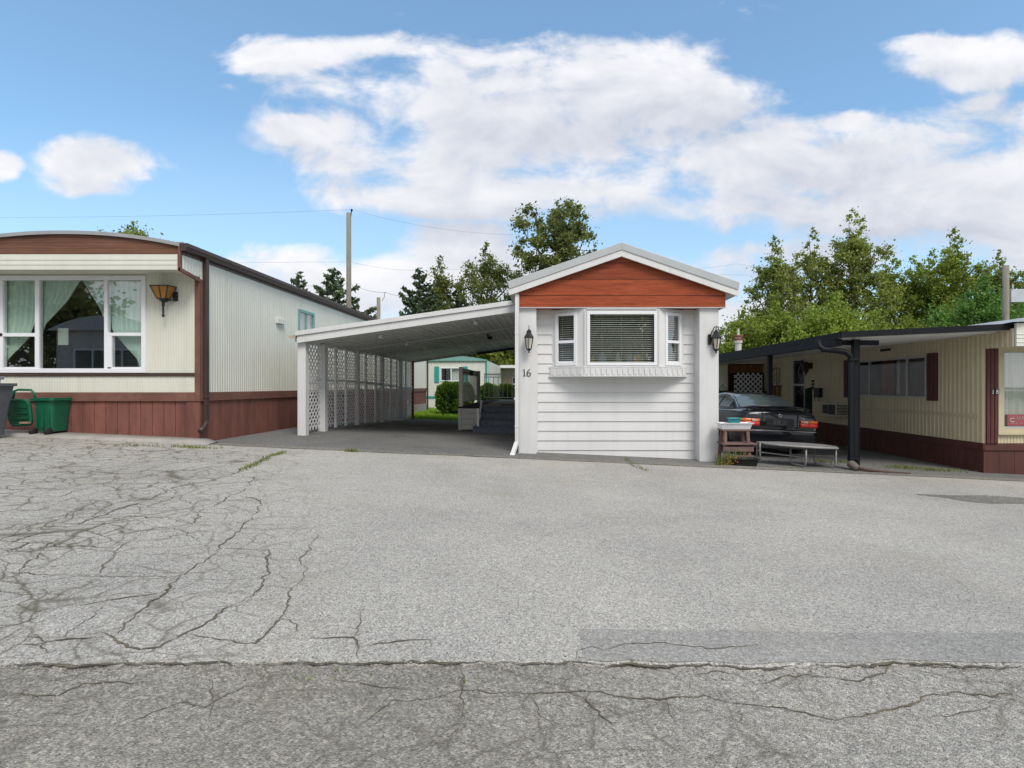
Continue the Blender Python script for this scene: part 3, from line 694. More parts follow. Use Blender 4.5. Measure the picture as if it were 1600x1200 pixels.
mb.add([(EL[0], YF, EL[1]), (EL[0]+.02, YF, EL[1]-.2), (EL[0]+.02, BK, EL[1]-.2), (EL[0], BK, EL[1])], [(0,1,2,3)])
mb.add([(ER[0]-.005, YF+.01, ER[1]-.01), (ER[0]-.03, YF+.01, ER[1]-.21), (ER[0]-.03, BK, ER[1]-.21), (ER[0]-.005, BK, ER[1]-.01)], [(0,1,2,3)])
mb.build('fascia', M['white'], wh)
mb = MB()
for (ex, ez), (wx) in ((EL, pl0), (ER, pr1)): mb.add([(ex+(.03 if ex < 1 else -.03), YF+.05, ez-.20), (PK[0], YF+.05, PK[1]-.22), (PK[0], BK, PK[1]-.22), (ex+(.03 if ex < 1 else -.03), BK, ez-.20)], [(0,1,2,3)])
mb.build('soffit', M['ceil'], wh)
# downspout on the left corner
dx0, dx1 = X_(804.5, YF), X_(810, YF)
mb = MB(); mb.box(dx0, dx1, YF+.05, YF+.11, .20, EL[1]-.20); mb.box(dx1-.001, dx1+.012, YF+.06, YF+.1, 0, EL[1]-.22, 1)
for zz in (2.2, 1.2, .5): mb.box(dx0-.006, dx1+.008, YF+.045, YF+.112, zz, zz+.02)
ds = mb.build('downspout', [M['white'], M['alum']], wh)
p0 = Vector(((dx0+dx1)/2, YF+.08, .22)); p1 = Vector((X_(801, 9.78), 9.78, .02)); p2 = Vector((X_(800, 9.68), 9.66, -.03))
mb = MB(); mb.bar(p0, p1, .07, .055); mb.bar(p1, p2, .085, .06); mb.build('spout_elbow', M['white'], ds)
# house number 16
mb = MB(); yn = YP-.006; k = .0118
def NP(x, y): return (X_(x, YP), yn, Z_(y, YP))
mb.tube([NP(817.2, 578.4), NP(819.0, 577.0), NP(819.4, 582), NP(819.2, 587.2)], [.006,.009,.009,.009], 6)
mb.bar(NP(817.3, 587.2), NP(821.5, 587.2), .008, .008)
mb.tube([NP(828.2, 576.8), NP(825.6, 578.6), NP(823.9, 581.5), NP(823.5, 584.5), NP(824.3, 587), NP(826.4, 587.8), NP(828.6, 586.6), NP(829.2, 584.4), NP(828, 582.4), NP(826, 582.0), NP(824.2, 583.4)], [.005,.007,.009,.011,.010,.008,.009,.009,.008,.006,.005], 6)
tag(mb.build('house_number', M['lblack'], wh), label='black number 16 on the left pillar')

# bay window
BP = X_(912, 10.0); BQ = X_(1030, 10.0); BY = 9.99   # front panel of the bay
WLx, WRx = X_(860, SW), X_(1070, SW)
bzt, bzb = Zs-.006, Z_(573, BY)
def segT(p, q):                                      # frame of a bay face from p to q (x,y), outward towards the camera
    p = Vector(p); q = Vector(q); d = (q-p).normalized(); nrm = Vector((d.y, -d.x))
    return (lambda u, n, z: (p.x+d.x*u+nrm.x*n, p.y+d.y*u+nrm.y*n, z)), (q-p).length
faces = [((WLx, SW), (BP, BY)), ((BP, BY), (BQ, BY)), ((BQ, BY), (WRx, SW))]
base = MB()
# shell round each opening
gz0, gz1 = Z_(571, BY), Z_(487, BY)
T0, L0 = segT(*faces[0]); T1, L1 = segT(*faces[1]); T2, L2 = segT(*faces[2])
open_ = {0: (.16*L0, .80*L0), 1: (.06, L1-.04), 2: (.22*L2, .84*L2)}
def shell(mb, T, L, a, b, z0, z1):
    mb.box(0, a, -.03, .0, bzb, bzt, 0, T); mb.box(b, L, -.03, 0, bzb, bzt, 0, T); mb.box(a, b, -.03, 0, bzb, z0, 0, T); mb.box(a, b, -.03, 0, z1, bzt, 0, T)
for i, (T, L) in enumerate(((T0, L0), (T1, L1), (T2, L2))): shell(base, T, L, *open_[i], gz0+.02, gz1-.02)
bay = base.build('bay_window', M['white'], wh)
# valence of alternating tabs beneath
mb = MB(); vz1 = Z_(573, BY); vz0 = Z_(588, BY)
for (T, L), nn in (((T0, L0), 5), ((T1, L1), 14), ((T2, L2), 5)):
    mb.box(-.004, L+.004, -.02, .030, vz0, vz1, 0, T)
    w = L/nn
    for i in range(nn): mb.box(i*w+.22*w, i*w+.80*w, .030, .048, vz0+.03, vz1-.035, 0, T)
    mb.box(-.01, L+.01, .028, .052, vz0-.004, vz0+.022, 0, T)
    mb.box(-.01, L+.01, -.02, .036, vz1-.016, vz1+.012, 0, T)
mb.build('valence', M['white'], bay)
mb = MB(); mb.add([(WLx, SW, vz0+.01), (WRx, SW, vz0+.01), (BQ, BY, vz0+.01), (BP, BY, vz0+.01)], [(0,1,2,3)]); mb.add([(WLx, SW, bzb+.02), (WRx, SW, bzb+.02), (BQ, BY, bzb+.02), (BP, BY, bzb+.02)], [(0,1,2,3)])
mb.build('bay_floor', M['white'], bay, recalc=False)
# scalloped corner strips
for T, uu in ((T1, .02), (T1, L1-.02)):
    mb = MB(); mb.box(uu-.022, uu+.014, .0005, .005, bzb+.02, bzt-.03, 0, T); z = bzb+.02
    while z < bzt-.03:
        mb.box(uu-.020, uu+.012, .004, .020, z, z+.016, 0, T); z += .028
    mb.build('scalloped_trim', M['white'], bay)
for T, L in ((T0, L0), (T1, L1), (T2, L2)):
    mb = MB(); mb.box(.05, L-.05, .0005, .02, bzt-.016, bzt-.010, 0, T); uu = .05
    while uu < L-.06:
        mb.box(uu, uu+.022, .001, .030, bzt-.030, bzt-.015, 0, T); uu += .036
    mb.build('scalloped_trim', M['white'], bay)
def baywin(T, a, b, z0, z1, two, lab):
    f = MB(); fr = .055
    for p in ((a, b, z1-fr, z1), (a, b, z0, z0+fr), (a, a+fr, z0+fr, z1-fr), (b-fr, b, z0+fr, z1-fr)): f.box(p[0], p[1], -.03, .022, p[2], p[3], 0, T)
    zm = z0+(z1-z0)*.445
    if two: f.box(a+fr, b-fr, -.025, .018, zm-.02, zm+.03, 0, T); f.box(a+fr, b-fr, -.025, .004, z0+fr, z0+fr+.03, 0, T)
    o = f.build('window_frame', M['trimwhite'], bay, bevel=.004); o['label'] = lab
    g = MB(); g.add([(a+fr, 0, z0+fr), (b-fr, 0, z0+fr), (b-fr, 0, z1-fr), (a+fr, 0, z1-fr)], [(0,1,2,3)], 0, T); g.build('pane', M['glass'], bay, recalc=False)
    s_ = MB(); z = z0+fr+.02; c = 0
    while z < z1-fr-.01:                                         # tilted slats, far enough in not to touch the glass
        w = .011; dz = .004
        s_.add([(a+fr+.006,-.05-w,z+dz),(b-fr-.006,-.05-w,z+dz),(b-fr-.006,-.05+w,z-dz),(a+fr+.006,-.05+w,z-dz),(a+fr+.006,-.05-w,z+dz+.004),(b-fr-.006,-.05-w,z+dz+.004),(b-fr-.006,-.05+w,z-dz+.004),(a+fr+.006,-.05+w,z-dz+.004)], [(0,1,2,3),(4,5,6,7),(0,1,5,4),(2,3,7,6),(1,2,6,5),(0,3,7,4)], 0, T)
        z += .040
    for t in ((.22, .5, .80) if b-a > .6 else (.25, .8)): s_.box(a+(b-a)*t-.002, a+(b-a)*t+.002, -.075, -.071, z0+fr, z1-fr, 0, T)
    s_.build('blind', M['blind'], bay, recalc=False)
baywin(T0, *open_[0], gz0, gz1, True, 'narrow two-light side window on the left of the bay')
baywin(T1, *open_[1], gz0, gz1+.006, False, 'large middle window of the bay with horizontal blinds')
baywin(T2, *open_[2], gz0, gz1, True, 'narrow two-light side window on the right of the bay')
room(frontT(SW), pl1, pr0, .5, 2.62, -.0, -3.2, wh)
# things standing on the sill inside the bay
def sill(name, prof, px, m_, lab, cat, seg=14):
    x = X_(px, 10.14); o = MB().lathe(prof, (x, 10.17, bzb+.022), seg).build(name, m_)
    tag(o, lab, cat, 'jars and vases on the bay window sill'); return o
sill('jar', [(.001,0),(.045,0),(.05,.06),(.045,.12),(.03,.14),(.03,.16)], 926, M['yellow'], 'ochre jar on the sill at the left end of the middle bay window', 'jar')
sill('jug', [(.001,0),(.08,0),(.09,.08),(.075,.17),(.04,.21),(.045,.24)], 941, M['bluegrey'], 'blue grey jug on the sill beside the ochre jar', 'jug')
sill('vase', [(.001,0),(.05,0),(.065,.08),(.03,.17),(.02,.22),(.03,.25)], 966, M['palegreen'], 'pale green vase standing near the middle of the bay sill', 'vase')
sill('jug', [(.001,0),(.06,0),(.068,.1),(.055,.2),(.04,.22)], 984, M['bluegrey'], 'blue grey jug on the sill touching the big ochre canister', 'jug')
sill('canister', [(.001,0),(.075,0),(.078,.02),(.078,.2),(.07,.215),(.001,.22)], 996, M['yellow'], 'big ochre canister on the sill at the right of the bay', 'canister')
o = MB(); xx, yy, zz = X_(1052, 10.2), 10.22, zline+.93
zz = gz0+(gz1-gz0)*.47
o.tube([(xx-.07, yy, zz), (xx+.07, yy, zz)], .008, 6); o.tube([(xx, yy, zz), (xx, yy, zz+.09)], .008, 6)
o.tube([(xx-.05, yy, zz+.08), (xx-.06, yy, zz+.14), (xx-.02, yy, zz+.18), (xx+.03, yy, zz+.17), (xx+.05, yy, zz+.12), (xx+.03, yy, zz+.09), (xx, yy, zz+.12)], .007, 6)
o.tube([(xx-.05, yy, zz+.08), (xx+.05, yy, zz+.08)], .006, 6)
o.tube([(xx, yy, bzb+.02), (xx, yy, zz)], .006, 6)
tag(o.build('iron_ornament', M['lblack']), 'curled black iron ornament behind the right narrow bay window', 'ornament')

def lantern(x, y, z, yw, arm, lab, par, front=True):
    """carriage lantern: backplate on wall at yw, hexagonal body hung at (x,y,z = cap rim)"""
    mb = MB(); hexr = 6; rot = .5
    mb.lathe([(.001,.225),(.006,.22),(.008,.15),(.022,.14),(.026,.12),(.048,.115),(.05,.105),(.045,.10),(.060,.055),(.092,.012),(.100,.0),(.092,-.012),(.082,-.014)], (x, y, z), hexr, 0, False, rot)
    for k in range(6):
        a = 2*math.pi*(k+rot)/6; mb.bar((x+.086*math.cos(a), y+.086*math.sin(a), z-.01), (x+.046*math.cos(a), y+.046*math.sin(a), z-.215), .011, .011)
    mb.lathe([(.001,-.29),(.010,-.283),(.016,-.272),(.010,-.258),(.012,-.25),(.034,-.232),(.05,-.222),(.05,-.208),(.001,-.206)], (x, y, z), hexr, 0, False, rot)
    if not front:
        mb.tube([(x-.11, y+.0, z-.02), (x-.09, y, z+.09), (x-.03, y, z+.20), (x+.03, y, z+.205), (x+.045, y, z+.16), (x+.01, y, z+.13)], .010, 6)
        mb.box(x-.135, x-.085, yw-.035, yw-.001, z-.12, z+.07); mb.bar((x-.11, yw-.03, z), (x-.11, y, z-.02), .03)
    else:
        mb.box(x-.035, x+.035, yw-.02, yw-.001, z-.05, z+.14); mb.bar((x, yw-.01, z+.08), (x, y, z+.12), .022)
    o = mb.build('lantern', M['lblack'], par); o['label'] = lab
    g = MB(); g.lathe([(.001,-.20),(.043,-.205),(.080,-.015),(.001,-.012)], (x, y, z), 6, 0, False, rot); g.build('lamp_glass', M['frost'], o)
lantern(X_(826.5, YP-.14), YP-.14, Z_(527, YP-.14), YP, 0, 'black carriage lantern on the left pillar', wh, True)
lantern(X_(1119, YP-.06), YP-.06, Z_(528, YP-.06), YP, 0, 'black carriage lantern on the right pillar', wh, False)

# ================================================================== WHITE CARPORT
CXl, CXr = -5.14, xl-.05
CF = 11.25; CB = 21.0
zL0, zR0 = Z_(536, CF), Z_(488, CF)+.02
def cz(x, lift=0): return zL0+(zR0-zL0)*(x-CXl)/(CXr-CXl)+lift
cp = thing('carport', 'white sloping metal carport with lattice side beside the white home', 'carport', (-2.8, CF, gz(-2.8, CF)))
# ribbed pan roof: pans run across, seams run towards the home
mb = MB(); pans = int((CXr-CXl)/.152); pw = (CXr-CXl-.02)/pans
for i in range(pans):
    a = CXl+.02+i*pw
    for (xa, na), (xb, nb) in (((a, .05), (a+.26*pw, .05)), ((a+.26*pw, .05), (a+.34*pw, .085)), ((a+.34*pw, .085), (a+.92*pw, .085)), ((a+.92*pw, .085), (a+pw, .05))):
        mb.add([(xa, CF+.04, cz(xa, na)), (xb, CF+.04, cz(xb, nb)), (xb, CB, cz(xb, nb)), (xa, CB, cz(xa, na))], [(0,1,2,3)])
mb.build('roof_underside', M['ceil'], cp, recalc=False)
mb = MB(); mb.add([(CXl+.02, CF, cz(CXl, .19)), (CXr, CF, cz(CXr, .19)), (CXr, CB, cz(CXr, .19)), (CXl+.02, CB, cz(CXl, .19))], [(0,1,2,3)]); mb.build('roof', M['roofmet'], cp, recalc=False)
def fslab(mb, a, b, y0, y1, lo, hi, mat=0): mb.prism([(a, cz(a, lo)), (b, cz(b, lo)), (b, cz(b, hi)), (a, cz(a, hi))], y0, y1, 'y', mat)
mb = MB(); fslab(mb, CXl, CXr+.02, CF, CF+.05, 0, .15); fslab(mb, CXl-.02, CXr+.02, CF-.03, CF+.052, .152, .245); mb.build('fascia', M['white'], cp, bevel=.004); mb = MB(); fslab(mb, CXl, CXr, CB, CB+.04, 0, .23); mb.build('fascia', M['white'], cp)

mb = MB(); mb.box(CXl-.06, CXl+.03, CF+.051, CB, zL0+.03, zL0+.235); mb.build('side_gutter', M['white'], cp)
mb = MB(); mb.prism([(CXl-.16, zL0+.11), (CXl-.02, zL0+.09), (CXl-.02, zL0+.16), (CXl-.18, zL0+.15)], CF-.02, CF+.10, 'y'); mb.build('gutter_outlet', pm('rusty_gutter', (.45,.40,.27), .6, .2, 9), cp)
for yy in (14.3, 17.0): mb = MB(); fslab(mb, CXl+.05, CXr, yy, yy+.02, .025, .053); mb.build('roof_seam', M['greyrail'], cp)
mb = MB(); fslab(mb, -2.6, CXr, CB-.35, CB-.2, -.07, .02); mb.build('rear_gutter', M['darkplastic'], cp)
for zx, zy, y_ in ((600, 345, 12.3), (1212, 255, 12.3), (768, 405, 14.6), (890, 450, 16.5)):
    px_, py_ = 450+zx/4.138, 440+zy/4.138
    x = X_(px_, y_); o = MB().lathe([(.001,-.012),(.045,-.01),(.05,.0),(.05,.09)], (x, y_, cz(x, -.0)+.0), 14).build('roof_light', M['trimwhite'], cp)
x = X_(763.5, 15.2); mb = MB(); mb.box(x-.03, x+.1, 15.15, 15.25, cz(x)-.09, cz(x)-.01); mb.lathe([(.001,0),(.02,0),(.03,.1),(.02,.12)], (x-.02, 15.2, cz(x)-.03), 8)
mb.build('flood_light', M['black'], cp)
PX = -5.08
posts = [(472,11.4,.15),(502,12.36,.11)]
def cpost(y, w, m_='white', nm='post'):
    mb = MB(); mb.box(PX-w/2, PX+w/2, y-w/2, y+w/2, gz(PX, y)-.05, zL0+.06); return mb.build(nm, M[m_], cp, bevel=.006)
cpost(11.42, .17); cpost(12.42, .17); cpost(14.7, .11); cpost(16.95, .11); cpost(19.1, .11)
o = cpost(20.85, .09, 'oakshelf'); o['label'] = 'rust-stained rear corner post'
studs = [13.12, 13.8, 15.3, 16.2, 17.8, 18.5, 19.7]
for y in studs:
    mb = MB(); mb.box(PX-.005, PX+.05, y-.03, y+.03, gz(PX, y)+.02, zL0+.06); mb.build('stud', M['lattice'], cp)
edges = [11.5, 12.33, 13.1, 13.78, 14.65, 15.28, 16.18, 16.9, 17.78, 18.48, 19.05, 19.68, 20.8]
T = rightT(PX-.035)
for a, b in zip(edges, edges[1:]):
    mb = MB(); gb = gz(PX, (a+b)/2)
    lattice(mb, T, a+.03, b-.02, gb+.06, gb+1.02, .153, .036, .006); lattice(mb, T, a+.03, b-.02, gb+1.02, zL0+.05, .153, .036, .006, n0=.013)
    mb.box(a+.03, b-.02, .03, .05, gb+1.12, gb+1.18, 0, T)
    mb.build('lattice_panel', M['lattice'], cp)
# ================================================================== LEFT HOME (cream, brown skirt)
YW = 9.5; XS = X_(312, YW); YO = 9.0               # front wall, right side wall plane, overhanging upper box
XLL = -10.3                                        # its far left side (outside the frame)
lh = thing('cream_mobile_home', 'cream ribbed mobile home with brown skirt, arched brown gable and large picture window', 'mobile home', (XS-2.1, YW, gz(XS-2, YW)))
BKL = 27.6; ZT = Z_(385, 9.0)                       # eave height
ZSK = Z_(625, YW); ZB1 = Z_(613, YW); ZSO = Z_(421.6, YO)
T = frontT(YW)
wu0, wu1 = X_(-62, YW), X_(229, YW); wz0, wz1 = Z_(582.5, YW), Z_(431, YW)
hole = (wu0+.05, wu1-.05, wz0+.05, wz1-.05)
mb = MB(); wall_strips(mb, T, XLL, XS-.02, lambda u: ZB1, lambda u: ZSO+.06, .045, .006, [hole])
mb.build('front_wall', M['creamL'], lh, recalc=False)
mb = MB(); TS = rightT(XS)
sw0, sw1 = D_(465.5, XS), D_(490.6, XS); sz1, sz0 = Z_(482, sw0), Z_(482+47, sw0)
wall_strips(mb, TS, YW, BKL, lambda u: ZB1, lambda u: ZT, .075, .008, [(sw0+.04, sw1-.04, sz0+.04, sz1-.04)])
wall_strips(mb, TS, YO+.03, YW, lambda u: ZSO-.02, lambda u: ZT, .075, .008)
mb.build('side_wall', M['creamL'], lh, recalc=False)
mb = MB(); mb.box(XLL, XS, BKL, BKL+.03, -.2, ZT); mb.box(XLL-.03, XLL, YW, BKL, -.2, ZT); mb.build('rear_wall', M['creamL'], lh)
# upper box over the window
apx = X_(100, YO); hw = XS-apx; ZAP = Z_(366, YO)
def arch(x): t = (x-apx)/hw; return ZAP-(ZAP-ZT-.0)*abs(t)**2.1
N = 26
pts = [(apx-hw+2*hw*i/N, arch(apx-hw+2*hw*i/N)) for i in range(N+1)]
zg = Z_(396.5, YO)
mb = MB(); mb.prism([(XLL, zg)]+[p for p in pts if p[0] > XLL]+[(XS-.01, zg)], YO+.012, YO+.06, 'y'); mb.build('gable', M['gableL'], lh)
mb = MB(); mb.box(XLL, X_(277.8, YO), YO-.012, YO+.05, ZSO, Z_(397.6, YO))
for q in (.3, .62): zq = ZSO+(Z_(397.6, YO)-ZSO)*q; mb.box(XLL, X_(277.8, YO)-.003, YO-.018, YO-.012, zq, zq+.035)
mb.build('gable_band', M['creamband'], lh, bevel=.004)
mb = MB(); mb.add([(XLL, YO, ZSO+.01), (XS, YO, ZSO+.01), (XS, YW, ZSO+.03), (XLL, YW, ZSO+.03)], [(0,1,2,3)]); mb.build('soffit', M['creamL'], lh, recalc=False)
# stepped brown corner trim
mb = MB(); w = .012
xa = X_(279, YO)
mb.box(xa, XS+.01, YO-.02, YO+.03, ZSO-.02, Z_(380.5, YO))
mb.prism([(YO-.02, ZSO-.02), (YO-.02, ZSO+.035), (YW+.01, ZSO-.055), (YW+.01, ZSO-.11)], XS-.02, XS+.02, 'x')
mb.box(XS-.075, XS+.014, YW-.02, YW+.02, ZSK-.02, ZSO-.06)
mb.box(XS+.002, XS+.020, YW+.02, YW+.055, ZSK, ZSO-.06)
mb.build('corner_trim', M['trimbrown'], lh)
mb = MB(); za, zb = Z_(588, YW), Z_(582.6, YW); mb.box(XLL, XS-.075, YW-.022, YW-.007, za, zb); mb.build('sill_trim', M['gutter'], lh)
mb = MB(); mb.box(XLL, XS-.06, YW-.022, YW-.004, ZSK, ZB1); mb.box(XS+.004, XS+.022, YW+.06, BKL, ZSK, ZB1)
mb.box(XLL, XS+.03, YW-.034, YW-.004, ZSK-.018, ZSK); mb.box(XS+.004, XS+.034, YW, BKL, ZSK-.018, ZSK)
mb.build('base_trim', M['trimbrown'], lh)
mb = MB(); wall_strips(mb, T, XLL, XS-.01, lambda u: gz(u, YW)-.05, lambda u: ZSK-.01, .205, .014, (), 0, 'groove')
wall_strips(mb, TS, YW, BKL, lambda u: gz(XS, u)-.06, lambda u: ZSK-.01, .205, .014, (), 0, 'groove')
mb.box(XS-.22, XS+.008, YW-.016, YW+.02, -.1, ZSK-.02)
mb.build('skirt', M['brownL'], lh, recalc=False)
mb = MB(); mb.box(XS-.002, XS+.04, 20.3, BKL+.01, gz(XS, 26)-.1, gz(XS, 26)+.34); mb.build('footing', M['concrete'], lh)
# roof sheet + raised metal edge
mb = MB()
for (xa_, za_), (xb_, zb_) in zip(pts, pts[1:]):
    mb.add([(xa_, YO-.03, za_+.05), (xb_, YO-.03, zb_+.05), (xb_, BKL+.05, zb_+.05), (xa_, BKL+.05, za_+.05)], [(0,1,2,3)], 0, None, True)
    mb.add([(xa_, YO-.03, za_+.055), (xb_, YO-.03, zb_+.055), (xb_, YO-.03, zb_-.004), (xa_, YO-.03, za_-.004)], [(0,1,2,3)])
y = YO
while y < BKL-.4:
    mb.box(XS-.12, XS+.035, y, y+.03, ZT+.03, ZT+.075); y += .30
mb.build('roof', M['roofmet'], lh, recalc=False)
# gutter + downspout
mb = MB(); g0, g1 = YO-.02, BKL
prof = [(XS+.005, ZT+.05), (XS+.13, ZT+.05), (XS+.13, ZT-.01), (XS+.115, ZT-.025), (XS+.10, ZT-.06), (XS+.07, ZT-.075), (XS+.005, ZT-.075)]
mb.prism(prof, g0, g1, 'y'); mb.box(XS+.004, XS+.02, g0+.05, g1, ZT-.13, ZT-.077)
gut = mb.build('gutter', M['gutter'], lh)
dy = D_(322.5, XS+.05); mb = MB(); mb.box(XS+.008, XS+.075, dy-.045, dy+.045, .62, ZT-.06)
for zz in (ZSK+.03,): mb.box(XS+.004, XS+.08, dy-.055, dy+.055, zz, zz+.03)
dsp = mb.build('downspout', M['gutter'], lh, bevel=.006)
mb = MB(); mb.tube([(XS+.045, dy, .64), (XS+.05, dy-.03, .56), (XS+.075, dy-.16, .50), (XS+.08, dy-.22, .47)], .045, 10); mb.build('spout_elbow', M['gutter'], dsp)
# picture window: frame, three bays
fm = M['trimwhite']
f = MB(); c1, c2 = X_(57, YW), X_(62.5, YW)
m1a, m1b = X_(56, YW), X_(62.3, YW); m2a, m2b = X_(164, YW), X_(169, YW)
win = window(T, wu0, wu1, wz0, wz1, lh, fm, .075, [(m1a, m1b, wz0+.07, wz1-.07), (m2a, m2b, wz0+.07, wz1-.07), (m2b, wu1-.07, Z_(525, YW), Z_(520, YW)), (wu0+.07, m1a, Z_(526, YW), Z_(520.5, YW)),
    (m2b, m2b+.075, wz0+.07, Z_(525, YW)), (X_(-55, YW), X_(6, YW), wz0+.07, wz1-.07), (m2b, wu1-.07, wz0+.07, wz0+.10), (X_(8, YW), m1a, wz0+.07, wz0+.10)], .03, .10, label='large three-part picture window with green tie-back curtains')
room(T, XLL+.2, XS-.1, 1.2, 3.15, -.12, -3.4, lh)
gy = lambda py: Z_(py, YW)
zt_, zb_ = gy(434), gy(575)
# curtains, tied back: each a sheer drawn to one side
def lerpx(tab, z):
    tab = sorted(tab); 
    if z <= tab[0][0]: return tab[0][1]
    for (za, xa), (zb, xb) in zip(tab, tab[1:]):
        if z <= zb: return xa+(xb-xa)*(z-za)/(zb-za)
    return tab[-1][1]
def cur(L_, R_, nm='curtain', mat='curtain', n=-.10):
    LT = [(gy(a), X_(b, YW+.1)) for a, b in L_]; RT = [(gy(a), X_(b, YW+.1)) for a, b in R_]
    cloth(T, lambda z: (lerpx(LT, z), lerpx(RT, z)), n, zt_, zb_, win, mat, nm, .012, .14)
cur([(434,62),(575,60)], [(434,128),(470,106),(505,72),(530,63.5),(575,62)])
cur([(434,128),(470,150),(495,163),(520,168),(575,169)], [(434,166),(575,170)])
cur([(434,170),(515,175),(520,178),(562,216),(575,219)], [(434,221),(575,221)])
cur([(434,6),(575,7)], [(434,57),(500,56),(528,46),(550,24),(565,10),(575,8)])
cur([(434,-50),(575,-50)], [(434,6),(520,4),(575,-20)])
mb = MB(); mb.box(X_(8, YW), X_(80, YW), YW+.14, YW+.15, gy(478), gy(434)); mb.build('blind', M['curtain'], win)
mb = MB(); mb.box(X_(68, YW), X_(84, YW), YW+.28, YW+.30, gy(537), gy(510)); mb.build('paper_sheet', pm('pale_green_card', (.5,.6,.5), .8), win)
mb = MB(); mb.box(X_(70, YW), X_(160, YW), YW+1.4, YW+1.9, gy(575), gy(546)); mb.build('sofa', pm('grey_sofa', (.13,.13,.13), .9), lh)
# side window with teal frame, vent
f = window(TS, sw0, sw1, sz0, sz1, lh, M['tealfade'], .07, [((sw0+sw1)/2-.02, (sw0+sw1)/2+.02, sz0+.06, sz1-.06)], .025, .07, label='small side window with faded teal frame')
cloth(TS, lambda z: (sw0+.06, sw1-.06), -.07, sz1-.06, sz0+.06, f, 'curtainw', 'curtain', .02, .1)
room(TS, sw0, sw1, sz0, sz1, -.10, -1.0, lh)
v0, v1 = D_(430, XS), D_(441, XS); mb = MB(); mb.box(v0, v1, .006, .07, Z_(505, v0), Z_(496.5, v0), 0, TS); mb.build('vent_cover', M['creamband'], lh, bevel=.01)
# wall lamp: tapered amber lantern on a bracket
ly = YW-.13; lx = X_(255, ly); zt2 = Z_(447.5, ly); zb2 = Z_(467, ly)
mb = MB(); wt, wb = .155, .075
def q4(w, z): return [(lx-w, ly-w*.7, z), (lx+w, ly-w*.7, z), (lx+w, ly+w*.7, z), (lx-w, ly+w*.7, z)]
A, B = q4(wt, zt2), q4(wb, zb2)
for i in range(4): mb.bar(A[i], A[(i+1)%4], .016); mb.bar(B[i], B[(i+1)%4], .014); mb.bar(A[i], B[i], .014)
mb.bar(((A[0][0]+A[1][0])/2, A[0][1], zt2), ((B[0][0]+B[1][0])/2, B[0][1], zb2), .012)
mb.add(A+[(lx, ly, zt2+.02)], [(0,1,4),(1,2,4),(2,3,4),(3,0,4)])
mb.lathe([(.001,-.01),(.075,0),(.06,-.03),(.03,-.05),(.02,-.09),(.028,-.11),(.016,-.13),(.016,-.27),(.03,-.28),(.018,-.30),(.004,-.32)], (lx, ly, zb2), 8)
mb.box(lx+.10, lx+.17, YW-.03, YW-.006, zb2-.02, zb2+.14); mb.bar((lx+.135, YW-.02, zb2+.02), (lx+.03, ly, zb2-.05), .022)
o = mb.build('wall_lamp', M['lblack'], lh)
mb = MB(); e = .004
A2, B2 = q4(wt-e, zt2-.003), q4(wb-e, zb2+.003); mb.add(A2+B2, [(0,1,5,4),(1,2,6,5),(2,3,7,6),(3,0,4,7)]); mb.build('lamp_glass', M['amber'], o)
# meter and pipe on the rear part of the skirt
ym = 23.2; mb = MB(); mb.box(ym-.5, ym+.1, .01, .12, .1, .62, 0, TS); mb.box(ym+.2, ym+.5, .01, .08, .42, .62, 1, TS); mb.build('meter_box', [M['brownL'], M['creamL']], lh)
mb = MB(); mb.box(XS+.04, XS+.11, BKL-.1, BKL, -.1, ZT); mb.build('rear_downspout', M['gutter'], lh)

# ------------------------------------------------------------------ wheelie bins
def gpt(px, py): c = gp(px, py); return Vector((c[0], c[1], gz(c[0], c[1])))
def binbody(mb, c, wt, wb, dt, db, h, rim=.03, z0=0):
    """tapered rectangular tub with rounded corners and rim"""
    def ring(w, d, z, r=.05):
        o = []
        for sx_, sy_, a0 in ((1,1,0),(-1,1,90),(-1,-1,180),(1,-1,270)):
            for k in range(4):
                a = R(a0+k*30); o.append((c[0]+sx_*(w/2-r)+r*math.cos(a), c[1]+sy_*(d/2-r)+r*math.sin(a), c[2]+z))
        return o
    rings = [ring(wb, db, z0), ring(wb+(wt-wb)*.55, db+(dt-db)*.55, z0+(h-z0)*.55), ring(wt, dt, h-.05), ring(wt+.01, dt+.01, h-.05), ring(wt+2*rim, dt+2*rim, h-.045), ring(wt+2*rim, dt+2*rim, h), ring(wt-.02, dt-.02, h), ring(wt-.03, dt-.03, h-.1), ring(wb, db, z0+.1)]
    n = 16; vs = [p for r_ in rings for p in r_]
    fs = [(j*n+i, j*n+(i+1)%n, (j+1)*n+(i+1)%n, (j+1)*n+i) for j in range(len(rings)-1) for i in range(n)]
    fs += [tuple(range(n))[::-1], tuple((len(rings)-1)*n+i for i in range(n))]
    mb.add(vs, fs)
c = gpt(66, 684); c.y += .20; c.z = gz(c.x, c.y)+.05
gb = thing('wheelie_bin', 'small green open wheelie bin with its lid hanging at its side', 'bin', (c.x, c.y, c.z), 'wheelie bins by the left home')
h = .62
mb = MB(); binbody(mb, (c.x, c.y, c.z), .33, .25, .40, .32, h, .035, .05)
for k in range(3): mb.box(c.x-.12+k*.10, c.x-.09+k*.10, c.y-.195, c.y-.16, c.z+.12, c.z+h-.06)
mb.build('body', M['greenbin'], gb)
mb = MB(); L = 20; vs = []                                          # lid hanging open on the left side
for k in range(L):
    a = 2*math.pi*k/L; ca, sa = math.cos(a), math.sin(a); e = .5
    vs.append((abs(ca)**e*math.copysign(1, ca)*.205, abs(sa)**e*math.copysign(1, sa)*.235))
lc = Vector((c.x-.37, c.y-.19, c.z+h*.60))
for sc_, dn in ((1, 0), (1, -.03), (.86, -.045), (.82, -.03), (.5, -.04)): mb.add([], [])
